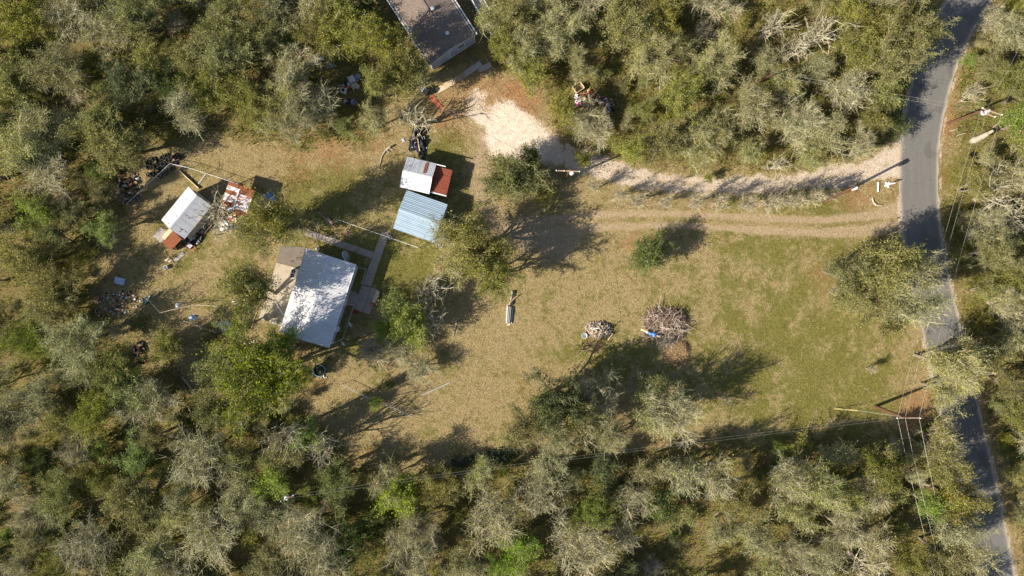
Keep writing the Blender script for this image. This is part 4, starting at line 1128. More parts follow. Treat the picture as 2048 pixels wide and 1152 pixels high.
GN = {'oak': 'olive oaks of the woods', 'thin': 'thin-crowned trees of the woods', 'bare': 'bare trees of the woods', 'green': 'green trees of the woods', 'dark': 'evergreens of the woods', 'shrub': 'shrubs of the woods', 'brush': 'bare brush of the woods', 'skeleton': 'dead trees of the woods'}
for (zi, k), L in zz.items():
    L.sort(key=lambda t: t['px'])
    for i, t in enumerate(L):
        nm = NAMES[k][2] + ' ' + NOUN[k] + ' ' + ZONES[zi][0]
        if len(L) > 1: nm += ', ' + (ORD[i] if i < 15 else 'last') + ' from left'
        tag(t['o'], nm, None, GN[k])

# ------------------------------------------------------------------ grass and undergrowth (uncountable)
def blades(nm, n, accept, hmin, hmax, mt, wid, masks, lean=.9, seed=3, tri=True):
    r = np.random.default_rng(seed)
    P = np.stack([r.uniform(-90, 2138, n), r.uniform(-60, 1230, n)], 1)
    keep = accept(P, r); P = P[keep]; n = len(P)
    X = (P[:, 0] - 1024) * S; Y = (576 - P[:, 1]) * S
    az = r.uniform(0, 2 * np.pi, n); hh = r.uniform(hmin, hmax, n); ww = wid * r.uniform(.6, 1.4, n)
    dx, dy = np.cos(az), np.sin(az); ln = r.normal(size=(n, 2)) * lean * hh[:, None]
    V = np.stack([np.stack([X - dx * ww, Y - dy * ww, np.zeros(n)], 1), np.stack([X + dx * ww, Y + dy * ww, np.zeros(n)], 1),
                  np.stack([X + ln[:, 0], Y + ln[:, 1], hh], 1)], 1).reshape(-1, 3)
    me = fast_mesh(nm, V, np.arange(3 * n).reshape(n, 3), [mt])
    if masks: add_masks(me, P, 3)
    return me, n

HARD = [np.array(q, float) for q in ([(606,492),(716,528),(655,695),(556,668)], [(553,488),(612,490),(597,536),(560,655),(515,638)], [(608,455),(750,503),(744,520),(612,476)], [(762,462),(780,464),(742,572),(722,568)],
        [(722,567),(760,579),(742,628),(700,620)], [(787,455),(812,381),(894,409),(869,485)], [(800,374),(814,313),(902,345),(894,386)], [(322,440),(377,374),(422,412),(370,478)])]
def acc_grass(P, r):
    sd = poly_sd(P, CLEAR); k = sd > r.uniform(-40, 10, len(P))
    rsd = path_sd(P, ROADP); dsd = path_sd(P, DRIVE)
    k &= rsd < -2
    k &= (dsd < r.uniform(-6, 10, len(P))) | (r.random(len(P)) < .04)
    rut = np.maximum(path_sd(P, RUT_A), path_sd(P, RUT_B))
    k &= (rut < 0) | (r.random(len(P)) < .25)
    for q in HARD: k &= poly_sd(P, q) < 0
    return k
me, ng = blades('grass', 560000, acc_grass, .03, .13, M['grass'], .022, True, 1.0, 3)
tag(obj('grass', me), 'short dry and green grass covering the clearing', 'grass', kind='stuff')
def acc_tall(P, r):
    sd = poly_sd(P, CLEAR)
    nn = fbm(P + 40, 24)
    k = (sd > -25) & (nn + blobs(P, [(1100,330,60,.3),(1300,400,70,.25),(1450,405,80,.25),(1600,400,60,.25),(1180,300,60,.2),(1910,300,50,.3),(1910,450,60,.3),(1930,650,50,.3),(800,240,50,.2)]) > .17 + r.uniform(-.06, .06, len(P)))
    k |= (sd > 0) & (fbm(P + 900, 9) + .35 * fbm(P + 60, 70) > .335)
    rsd = path_sd(P, ROADP); dsd = path_sd(P, DRIVE)
    k &= (rsd < -6) & (dsd < -3) & (np.maximum(path_sd(P, RUT_A), path_sd(P, RUT_B)) < -2)
    k &= (sd < 45) | (P[:, 1] < 420) | (r.random(len(P)) < .3)
    for q in HARD: k &= poly_sd(P, q) < 0
    return k
me, nt_ = blades('tall_grass', 420000, acc_tall, .12, .42, M['grass'], .025, True, .55, 4)
tag(obj('tall_grass', me), 'taller rough grass along verges and clearing edges', 'grass', kind='stuff')
def acc_under(P, r):
    sd = poly_sd(P, CLEAR); nn = fbm(P + 500, 30)
    k = (sd < r.uniform(-20, 12, len(P))) & (nn > r.uniform(-.28, .16, len(P)))
    k &= path_sd(P, ROADP) < -8
    k &= poly_sd(P, HOUSE_TOP) < 4
    return k
me, nu = blades('undergrowth', 420000, acc_under, .08, .65, M['undergrowth'], .055, False, .75, 5)
tag(obj('undergrowth', me), 'tangled brown and green undergrowth on the woodland floor', 'undergrowth', kind='stuff')
print('blades', ng, nt_, nu)
# loose stones on the driveway
r = np.random.default_rng(9)
P = np.stack([r.uniform(850, 1810, 60000), r.uniform(195, 400, 60000)], 1)
P = P[path_sd(P, DRIVE) + fbm(P, 18) * 16 > r.uniform(-8, 12, len(P))][:6000]
X = (P[:, 0] - 1024) * S; Y = (576 - P[:, 1]) * S; n_ = len(P)
sz = r.uniform(.015, .05, n_); az = r.uniform(0, 6.28, n_)
C = np.stack([X, Y, np.full(n_, .008)], 1)
oct_ = np.array([[1, 0, 0], [0, 1, 0], [-1, 0, 0], [0, -1, 0], [0, 0, .8]])
ca, sa = np.cos(az), np.sin(az)
V = np.stack([np.stack([C[:, 0] + sz * (q[0] * ca - q[1] * sa * .7), C[:, 1] + sz * (q[0] * sa + q[1] * ca * .7), C[:, 2] + sz * q[2]], 1) for q in oct_], 1).reshape(-1, 3)
F = (np.arange(n_)[:, None, None] * 5 + np.array([[0, 1, 4], [1, 2, 4], [2, 3, 4], [3, 0, 4]])[None]).reshape(-1, 3)
M['stone'] = mat('stone', (.72, .63, .53), (.5, .41, .32), 8, .95, island=.25)
tag(obj('gravel', fast_mesh('gravel', V, F, [M['stone']])), 'loose pale stones strewn over the driveway', 'gravel', kind='stuff')

# ------------------------------------------------------------------ power poles and wires
def power_pole(label, base, top, h, arm=None, arm2=None, transformer=None, extra=None, r=.15):
    b = W(*base); t = W(*top, h)
    e = thing('power_pole', label, 'power pole', b, 0, 'power poles')
    T = t - b
    m_ = MB(); m_.tube((0, 0, 0), T, r, r * .72, 12); m_.build('pole', M['creosote'], e)
    def arm_at(a0, a1, dz):
        A = W(*a0, h + dz) - b; B = W(*a1, h + dz) - b
        q = MB(); q.bar(A, B, .11, .13); ar = q.build('crossarm', M['wood'], e)
        for f in (.02, .35, .98):
            p_ = A.lerp(B, f); s_ = MB(); s_.lathe([(0, .06), (.05, .06), (.085, .1), (.05, .14), (.085, .18), (.045, .25), (0, .28)], 10, p_); s_.build('insulator', M['ceramic'], ar)
        mid = A.lerp(B, .5)
        br = MB(); br.bar(A.lerp(B, .2), T * .93, .04, .03); br.bar(A.lerp(B, .8), T * .93, .04, .03); br.build('brace', M['metal'], e)
    if arm: arm_at(*arm, -.25)
    if arm2: arm_at(*arm2, -.45)
    if transformer:
        c = W(*transformer, h - 1.2) - b
        q = MB(); q.lathe([(0, 0), (.24, 0), (.26, .05), (.26, .72), (.22, .8), (0, .84)], 16, c); tr = q.build('transformer', M['ceramic'], e)
        q = MB(); q.lathe([(0, .8), (.05, .82), (.07, .9), (.05, .96), (0, 1.04)], 8, c + Vector((.1, 0, 0))); q.build('bushing', M['ceramic'], tr)
        q = MB(); q.bar(c + Vector((0, 0, .4)), T * ((h - .8) / h), .07, .07); q.build('bracket', M['metal'], e)
    return e
power_pole('leaning brown pole casting a long shadow over the road by the driveway mouth', (1650, 404), (1708, 374), 8.2, transformer=(1706, 377), r=.2)
power_pole('power pole with crossarm in the lower right of the mown field', (1751, 813), (1812, 836), 6.6, ((1793, 836), (1841, 836)), None, None, r=.22)
power_pole('power pole with double crossarm right of the road', (1895, 247), (1976, 217), 7.2, ((1964, 216), (2004, 230)), ((1962, 224), (1990, 234)), (1966, 227), r=.16)
power_pole('power pole with white transformer beside the large oak at the driveway', (1131, 358), (1140, 339), 6.8, ((1112, 341), (1160, 343)), None, (1143, 347))
power_pole('power pole with transformer at the edge of the lower left wood', (612, 962), (577, 994), 6.8, ((562, 1002), (588, 990)), None, (576, 993))
power_pole('plain wooden pole half hidden in the trees left of the road', (1508, 168), (1548, 147), 6.8)

def wire(label, a, b, ha, hb, sag=.6, r=.010, mt=None, group='overhead wires'):
    A = W(*a, ha); B = W(*b, hb); n_ = 14; pts_ = []
    for i in range(n_ + 1):
        t = i / n_; p_ = A.lerp(B, t); p_.z -= sag * 4 * t * (1 - t); pts_.append(p_)
    m_ = MB()
    for i in range(n_): m_.tube(pts_[i], pts_[i + 1], r, r, 4, cap=False)
    return tag(m_.build('overhead_wire', mt or M['wire']), label, 'wire', group)
for nm, a, b in (('left', (1796, 834), (1964, 218)), ('middle', (1811, 835), (1975, 222)), ('right', (1839, 835), (2003, 230))):
    wire(nm + ' one of three wires between the two poles along the road', a, b, 6.55, 7.1, .5)
for nm, a, b in (('left', (1796, 838), (1918, 1330)), ('middle', (1811, 838), (1934, 1330)), ('right', (1839, 838), (1953, 1330))):
    wire(nm + ' one of three wires running down from the lower field pole', a, b, 6.55, 6.6, .5)
wire('wire running up and off the top right from the double-crossarm pole', (1976, 216), (2120, -40), 7.2, 7.2, .4)
wire('second wire running up from the double-crossarm pole', (2000, 229), (2140, -20), 7.1, 7.2, .4)
wire('upper wire crossing the road left from the double-crossarm pole', (1964, 216), (1543, 142), 7.1, 6.7, .4, .010)
wire('lower wire crossing the road left from the double-crossarm pole', (1962, 224), (1552, 150), 6.9, 6.7, .4, .010)
wire('upper of two wires crossing the bottom wood', (584, 990), (1796, 832), 6.7, 6.55, .7, .007)
wire('lower of two wires crossing the bottom wood', (580, 996), (1793, 838), 6.6, 6.45, .8, .007)
wire('thin dark service wire over the gravel pad to the brown-roofed house', (1139, 341), (945, 80), 6.7, 3.2, .4, .012, M['wire_dark'])
wire('thin dark service wire from the transformer pole over the driveway bend', (1114, 341), (860, 206), 6.7, 4.6, .3, .012, M['wire_dark'])

a = W(1668, 818); g = thing('guy_anchor', 'pale yellow guy guards left of the lower field pole', 'guy anchor', a)
for dy, k in ((0, 1.0), (.12, .7)):
    m_ = MB(); m_.tube((0, dy, 0), W(1716, 822 - dy * 10, 1.5 * k) * 1.0 - a, .026, .026, 8); m_.build('guard', M['yellow'], g)
    m_ = MB(); m_.tube(W(1716, 822 - dy * 10, 1.5 * k) - a, W(1806, 834, 6.2) - a, .012, .012, 4); m_.build('guy_wire', M['wire'], g)

# ------------------------------------------------------------------ dead snag and timber
def crooked(name, label, cat, pts_, rads, mt, z0=None, branches=()):
    b = Vector(pts_[0]); b.z = 0
    e = thing(name, label, cat, b)
    m_ = MB(); m_.path([Vector(p) - b for p in pts_], rads, 8); m_.build('trunk', mt, e, smooth=True)
    for bp, br in branches:
        m_ = MB(); m_.path([Vector(p) - b for p in bp], br, 6); m_.build('branch', mt, e, smooth=True)
    return e
crooked('tree_snag', 'thick pale broken tree snag right of the road', 'snag', [W(1944, 282), W(1955, 278, .9), W(1966, 273, 1.9), W(1978, 266, 2.9), W(1987, 261, 3.7)], [.45, .40, .36, .27, .16], M['bark_pale'], branches=[([W(1969, 272, 2.0), W(1978, 272, 2.3)], [.15, .06])])
for (a, b, lab) in (((1899, 263), (1916, 257), 'short pale branch lying nearest the road by the upper pole'), ((1913, 271), (1931, 266), 'short pale stick lying beside the tree snag')):
    m_ = MB(); m_.tube(W(*a, .06), W(*b, .5), .07, .05, 8); tag(m_.build('stick', M['bark_pale']), lab, 'stick')
crooked('fallen_branch', 'pale dead branch by the road verge above the pole', 'branch', [W(1919, 204, .05), W(1935, 195, .5), W(1955, 186, 1.0), W(1972, 176, 1.4)], [.08, .06, .045, .02], M['bark_pale'], branches=[([W(1922, 203, .1), W(1940, 203, .6), W(1950, 205, .8)], [.05, .03, .015]), ([W(1920, 203, .1), W(1926, 196, .5)], [.05, .02])])
crooked('fallen_tree', 'pale fallen trunk with bare crown right of the road facing the track', 'fallen tree', [W(1930, 438, .25), W(1955, 428, .35), W(1975, 413, .8), W(2000, 398, 1.3), W(2030, 385, 2.0)], [.22, .19, .16, .1, .05], M['bark_pale'], branches=[([W(1975, 413, .8), W(1995, 420, 1.0), W(2020, 430, 1.5)], [.1, .07, .03]), ([W(1990, 403, 1.1), W(2010, 375, 1.6), W(2020, 355, 2.0)], [.08, .05, .02]), ([W(1960, 424, .4), W(1990, 432, .6), W(2010, 445, .9)], [.09, .05, .02])])
crooked('fallen_branch', 'curved dead branch lying on dry grass left of the old shed', 'branch', [W(783, 291, .35), W(772, 299, .12), W(764, 312, .09), W(759, 330, .07), W(758, 350, .05)], [.12, .10, .07, .05, .02], M['bark_pale'], branches=[([W(772, 299, .12), W(779, 306, .2)], [.07, .03]), ([W(775, 296, .2), W(790, 300, .1)], [.05, .02])])
# stack of long poles
sr = random.Random(21)
e = thing('board_stack', 'narrow stack of grey and black boards below the dense oak', 'boards', W(1019, 629), R(-5))
for i in range(9):
    x = -.40 + .1 * i
    m_ = MB(); m_.bar((x * .8, -1.1 + sr.uniform(-.12, .12), .1 + .1 * (i % 2)), (x, 1.05 + sr.uniform(-.12, .15), .1 + .1 * (i % 2)), .085, .16); m_.build('board', [M['trim'], M['wood_grey'], M['wood_grey'], M['tin'], M['black'], M['wood_grey'], M['black'], M['black'], M['trim']][i], e)
m_ = MB(); m_.bar((.12, 1.25, .12), (.3, 3.1, .12), .36, .22); m_.build('board', M['black'], e)
m_ = MB(); m_.bar((-.09, 1.25, .2), (.1, 3.0, .2), .06, .1); m_.build('board', M['trim'], e)
for lab, a, b, mt in (('reddish stick resting across the board stack', (1009, 612), (1031, 592), M['wood_red']), ('pale stick beside the reddish one on the board stack', (1014, 611), (1034, 592), M['wood_pale'])):
    m_ = MB(); m_.tube(W(*a, .32), W(*b, .45), .045, .035, 8); tag(m_.build('stick', mt), lab, 'stick')
plank_end = MB(); plank_end.prism([(-.3, -.1), (.3, .0), (.05, .3)], .01, .08); p_ = W(1017, 650); tag(plank_end.build('offcut', M['wood_pale'], None, (p_.x, p_.y, 0)), 'pale triangular offcut at the foot of the board stack', 'offcut')
def plank(label, a, b, wd, th, mt, za=.0, zb=None, name='plank', cat='plank', group=None):
    zb = za if zb is None else zb
    A = W(*a, za + th / 2); B = W(*b, zb + th / 2)
    m_ = MB(); m_.bar(A, B, wd, th)
    return tag(m_.build(name, mt), label, cat, group)
plank('rusty brown beam lying left of the wire fence, upper of two', (640, 421), (676, 453), .14, .12, M['wood_red'])
plank('second brown beam lying beside the first by the wire fence', (637, 424), (671, 456), .12, .1, M['wood'])
plank('short dark board across the brown beams', (655, 436), (664, 449), .3, .04, M['wood_grey'], .125)
plank('pale board lying across the patio toward the house wall', (551, 604), (566, 630), .14, .05, M['trim'], .06)
plank('thin pale rail lying left of the patio', (515, 618), (501, 660), .06, .06, M['wood_pale'], .02)
plank('long silver pipe lying on the dry lawn', (843, 791), (900, 765), .09, .09, M['metal'], .01, name='pipe', cat='pipe')
plank('brown post lying between two trees on the dry lawn', (906, 672), (914, 640), .12, .1, M['wood_grey'], .01, name='post', cat='post')
plank('dark stick lying on the verge by the culvert', (1718, 409), (1740, 392), .06, .06, M['wood_red'], .01, .25, name='stick', cat='stick')
plank('upper weathered board of the plank path to the brown-roofed house', (930, 148), (962, 126), .78, .05, M['wood_grey'], .1, group='plank path boards')
plank('middle weathered board of the plank path', (907, 163), (933, 147), .74, .05, M['wood'], .04, group='plank path boards')
plank('lower pale board of the plank path by the black bin', (873, 182), (908, 162), .72, .05, M['wood_pale'], .0, group='plank path boards')
plank('short grey board under the tree beside the plank path', (957, 140), (982, 129), .7, .05, M['wood_grey'], .02, group='plank path boards')
plank('two weathered grey boards below the rusty lean-to, long one', (349, 523), (367, 506), .5, .06, M['wood_grey'], .02)
plank('small pinkish board beside the long grey board', (329, 523), (338, 515), .3, .05, M['wood_pale'], .01)
plank('second small pinkish board beside the grey board', (337, 524), (343, 518), .25, .05, M['wood_pale'], .015)
plank('cream board leaning by the upper yard fence', (1436 / 4, 288 + 215 / 4), (1590 / 4, 288 + 355 / 4), .1, .28, M['wood_pale'], .02)
plank('grey plank lying inside the upper yard fence', (411, 348), (396, 368), .2, .05, M['wood_grey'], .02)
plank('long log half hidden at the lower left wood edge', (364, 754), (395, 793), .2, .18, M['bark_pale'], .02, name='log', cat='log')
plank('shorter log beside the long log at the lower left', (367, 770), (378, 790), .16, .14, M['bark'], .02, name='log', cat='log')
# red strip of metal roofing
e = thing('metal_strip', 'crooked red metal strip lying below the black bin', 'metal strip', W(870, 204))
for i, (a, b) in enumerate((((862, 192), (872, 206)), ((871, 204), (882, 216)))):
    A = W(*a) - W(870, 204); B = W(*b) - W(870, 204); u = B - A
    obj('sheet', corr_sheet('sheet', u.length, .62 - .1 * i, M['red_metal'], 'x', pitch=.15), e, (A + B) / 2 + Vector((0, 0, .04 + .03 * i)), (0, 0, math.atan2(u.y, u.x)))
# wheelie bin
e = thing('wheelie_bin', 'black wheeled rubbish bin at the end of the plank path', 'bin', W(853, 187), R(-30))
m_ = MB(); m_.add([(-.24, -.24, .06), (.24, -.24, .06), (.24, .24, .06), (-.24, .24, .06), (-.3, -.32, 1.0), (.3, -.32, 1.0), (.3, .32, 1.0), (-.3, .32, 1.0)], [(3, 2, 1, 0), (4, 5, 6, 7), (0, 1, 5, 4), (1, 2, 6, 5), (2, 3, 7, 6), (3, 0, 4, 7)]); m_.build('body', M['plastic_black'], e)
m_ = MB(); m_.box((0, -.02, 1.04), (.66, .7, .06)); m_.build('lid', M['black'], e)
m_ = MB(); m_.tube((-.26, .36, .98), (.26, .36, .98), .02, .02, 8); m_.build('handle', M['black'], e)
for s_ in (-1, 1):
    m_ = MB(); m_.tube((s_ * .24, .3, .13), (s_ * .3, .3, .13), .13, .13, 14); m_.build('wheel', M['rubber'], e)
p_ = W(848, 181); e = thing('blue_bin', 'dull blue barrel next to the black bin', 'barrel', p_)
m_ = MB(); m_.lathe([(0, .001), (.28, .001), (.29, .3), (.31, .32), (.29, .34), (.29, .6), (.31, .62), (.29, .64), (.28, .9), (.26, .9), (.26, .8), (0, .78)], 18); m_.build('shell', M['tarp_pale'], e)
p_ = W(820, 178); m_ = MB(); m_.lathe([(0, .001), (.2, .001), (.24, .5), (.2, .5), (.18, .1), (0, .08)], 14)
plank('white bench seat lying under the trees left of the bin', (812, 181), (826, 176), .34, .3, M['white'], .01, name='white_cooler', cat='cooler')

# ------------------------------------------------------------------ tyres
m_ = MB(); prof = [(.19, .06), (.20, .02), (.26, .0), (.31, .02), (.33, .07), (.33, .15), (.31, .20), (.26, .22), (.20, .20), (.19, .16), (.19, .06)]
m_.lathe(prof, 20); TY = m_.mesh('tyre', M['rubber'], smooth=True)
tr = random.Random(31); tl = []; TYS = []
tyre_spots = [(297, 325), (308, 318), (318, 322), (327, 328), (336, 321), (343, 316), (353, 313), (357, 318), (312, 330), (322, 336), (331, 338), (340, 330), (316, 342), (307, 337), (326, 345), (334, 347), (345, 338), (299, 335), (350, 327), (320, 352), (312, 324), (325, 316), (334, 312), (305, 349), (290, 330)]
for i, (x, y) in enumerate(tyre_spots):
    if any(math.hypot(x - a, y - b) < 9 for a, b in tl): z = .21
    else: z = 0.0
    o = bpy.data.objects.new('tyre', TY); b = W(x, y)
    o.location = (b.x, b.y, z + .005); s_ = tr.uniform(.9, 1.15); o.scale = (s_, s_, s_)
    o.rotation_euler = (tr.uniform(-.12, .12), tr.uniform(-.12, .12), tr.uniform(0, 6)) if z else (0, 0, 0)
    link(o); tag(o, None, 'tyre', 'tyres in the pile beside the fence'); tl.append((x, y)); TYS.append((x, y, z, o))
rows = {}
for t_ in TYS: rows.setdefault((0 if t_[1] < 326 else 1 if t_[1] < 340 else 2, t_[2] > 0), []).append(t_)
for (rw, up), L_ in rows.items():
    for i, t_ in enumerate(sorted(L_, key=lambda q_: q_[0])):
        t_[3]['label'] = ('raised ' if up else '') + 'black tyre in the ' + ['upper', 'middle', 'lower'][rw] + ' row of the tyre pile' + (', ' + ORD[i] + ' from left' if len(L_) > 1 else '')
for lab, x, y, z, rx in (('pale-rimmed tyre lying apart just left of the tyre pile', 296.5, 335, .02, .2), ('dusty tyre standing askew below the tyre pile', 298, 349, .1, .6), ('dark tyre lying by the white post of the yard fence', 361, 313, .005, 0),
                     ('black tyre leaning by the lower wall of the red lean-to', 865, 384.5, .005, 0), ('second dark tyre below the red lean-to', 869, 386, .005, 0), ('lone tyre at the lower left dump in shade', 282, 715, .005, 0)):
    o = bpy.data.objects.new('tyre', TY); b = W(x, y); o.location = (b.x, b.y, z); o.rotation_euler = (rx, 0, 0); link(o); tag(o, lab, 'tyre')

# ------------------------------------------------------------------ fences
def wire_fence(label, pts_, h=1.2, gap=2.4, rail=True, mt=None, post=None, rail_r=.024, post_r=.04):
    b0 = W(*pts_[0]); e = thing('wire_fence', label, 'fence', b0)
    for a, b in zip(pts_[:-1], pts_[1:]):
        A = W(*a) - b0; B = W(*b) - b0; L_ = (B - A).length; n_ = max(1, round(L_ / gap))
        for i in range(n_ + 1):
            if i == n_ and b != pts_[-1]: continue
            p_ = A.lerp(B, i / n_); m_ = MB(); m_.tube(p_, p_ + Vector((0, 0, h)), post_r, post_r, 6); m_.build('post', post or M['metal'], e)
        if rail:
            m_ = MB(); m_.tube(A + Vector((0, 0, h - .03)), B + Vector((0, 0, h - .03)), rail_r, rail_r, 6); m_.build('rail', mt or M['metal'], e)
        m_ = MB()
        for z in (.25, .5, .75, 1.0):
            if z < h: m_.tube(A + Vector((0, 0, z)), B + Vector((0, 0, z)), .006, .006, 3)
        m_.build('wire', M['wire'], e)
    return e
wire_fence('pale-railed wire fence around the upper left yard', [(262, 410), (348, 330), (380, 337), (482, 370)], 1.15, 2.6, True, M['trim'])
wire_fence('wire fence with pale rail between the walkway and the sheds', [(677, 440), (838, 496)], 1.1, 2.6, True, M['trim'])
wire_fence('sagging wire fence across the shaded lower lawn', [(685, 768), (735, 792), (785, 812), (824, 830)], 1.0, 2.8, True, M['metal'], rail_r=.028)
wire_fence('low wire border of the flower bed by the walkway', [(716, 534), (734, 539), (724, 568)], .6, 1.4, True, M['trim'], rail_r=.02, post_r=.02)
wire_fence('low wire border of the bed along the front wall', [(694, 608), (710, 609), (687, 678), (664, 687)], .6, 1.6, True, M['trim'], rail_r=.02, post_r=.02)
wire_fence('white pipe rail at the upper edge of the walkway', [(648, 474), (674, 478)], .9, 1.6, True, M['white'], rail_r=.035)
wire_fence('thin pole frame at the left edge of the yard', [(302, 597), (328, 625), (392, 609), (440, 612), (432, 627)], 1.1, 2.2, True, M['wood_pale'], rail_r=.03)
wire_fence('rail fence running down beside the hidden debris', [(374, 642), (436, 665)], .8, 2.4, True, M['wood_pale'], rail_r=.025)

# ------------------------------------------------------------------ heaps
def crumpled(name, label, cat, px_, py_, rx, ry, h, mt, seed=1, group=None, res=22, ridge=.5, rz=0):
    """crumpled sheet heap"""
    r = np.random.default_rng(seed)
    u = np.linspace(-1, 1, res); U, Vv = np.meshgrid(u, u)
    P = np.stack([U.ravel(), Vv.ravel()], 1)
    rad = np.maximum(np.abs(P[:, 0]), np.abs(P[:, 1])); ln = np.linalg.norm(P, axis=1) + 1e-9
    D = P / ln[:, None] * rad[:, None]
    ang_ = np.arctan2(D[:, 1], D[:, 0])
    ragged = 1 + .18 * np.sin(3 * ang_ + seed) + .12 * np.sin(7 * ang_ + 2 * seed)
    nz = fbm(D * 60 + seed * 131, 40) * 2 + np.abs(fbm(D * 60 + seed * 77, 22)) * 2 * ridge
    z = np.clip((1 - rad ** 2) * .75 + nz * .75 * (rad < .97), .03, None) * h
    z = np.where(rad > .97, -.01, z)
    V = np.stack([D[:, 0] * rx * ragged, D[:, 1] * ry * ragged, z], 1)
    i = np.arange(res * res).reshape(res, res)
    F = np.stack([i[:-1, :-1], i[:-1, 1:], i[1:, 1:], i[1:, :-1]], -1).reshape(-1, 4)
    b = W(px_, py_)
    o = obj(name, fast_mesh(name, V, F, [mt]), None, (b.x, b.y, 0), (0, 0, rz))
    return tag(o, label, cat, group)
def rubbish(label, px_, py_, rx, ry, h, n, mts, seed=1, s=(.08, .32), name='rubbish_heap'):
    e = thing(name, label, 'rubbish', W(px_, py_)); r = random.Random(seed)
    for k, mt in enumerate(mts):
        m_ = MB()
        for i in range(max(1, n // len(mts))):
            a = r.uniform(0, 6.28); d = math.sqrt(r.random()); x, y = d * math.cos(a) * rx, d * math.sin(a) * ry
            z = h * (1 - d * d) * r.random() + .05
            a_, b_, c_ = r.uniform(*s), r.uniform(*s), r.uniform(s[0] * .4, s[1] * .6)
            if r.random() < .35: m_.tube((x, y, z), (x + a_ * r.uniform(-1, 1), y + a_ * r.uniform(-1, 1), z + b_ * .4), c_ * .45, c_ * .4, 7)
            else: m_.box((x, y, z), (a_, b_, c_), r.uniform(0, 6), r.uniform(-.5, .5), r.uniform(-.5, .5))
        o = m_.build('rubbish', mt, e); o['kind'] = 'stuff'
    return e
crumpled('black_tarp', 'crumpled black plastic tarp above the old shed', 'tarp', 835, 282, 1.15, 1.6, .7, M['plastic_black'], 3, res=34, ridge=1.6)
crumpled('black_tarp', 'black tarp tail hanging below the crumpled tarp', 'tarp', 842, 305, .4, .9, .35, M['plastic_black'], 4, res=20, ridge=1.6, rz=R(15))
plank('pale pole lying on the black tarp', (835, 277), (839, 302), .1, .08, M['wood_pale'], .62, .3)
plank('grey board at the left edge of the black tarp', (818, 281), (824, 292), .16, .05, M['tin'], .1)
plank('small grey offcut beside the dead branch above the shed', (804, 277), (808, 284), .35, .08, M['tin'], .01, name='offcut', cat='offcut')
e = thing('firewood_pile', 'heap of split firewood with a white bucket beside it', 'firewood', W(1197, 659))
fr_ = random.Random(5)
for mt in (M['log'], M['wood_grey'], M['log'], M['wood_pale'], M['bark']):
    m_ = MB()
    for i in range(75):
        a = fr_.uniform(0, 6.28); d = math.sqrt(fr_.random()); x, y = d * math.cos(a) * 1.75, d * math.sin(a) * 1.05
        z = .85 * (1 - d ** 2) * fr_.random() ** .6 + .05; t = fr_.uniform(0, 6.28); L_ = fr_.uniform(.12, .26); dz = fr_.uniform(-.12, .12)
        q0 = Vector((x - math.cos(t) * L_, y - math.sin(t) * L_, max(.03, z - dz))); q1 = Vector((x + math.cos(t) * L_, y + math.sin(t) * L_, max(.03, z + dz)))
        if i % 3: m_.tube(q0, q1, fr_.uniform(.03, .065), None, 5)
        else: m_.bar(q0, q1, fr_.uniform(.07, .14), fr_.uniform(.04, .09))
    o = m_.build('logs', mt, e); o['kind'] = 'stuff'
m_ = MB(); m_.lathe([(0, .001), (.30, .001), (.36, .5), (.38, .52), (.34, .52), (.29, .1), (0, .08)], 18); p_ = W(1168, 671); tag(m_.build('bucket', M['white'], None, (p_.x, p_.y, .0)), 'white bucket at the left of the firewood heap', 'bucket')
plank('pale stick leaning at the right foot of the firewood heap', (1216, 680), (1226, 667), .1, .08, M['wood_pale'], .01, .2)
plank('cream board lying on top of the firewood heap', (1186, 658), (1199, 656), .12, .06, M['trim'], .78)
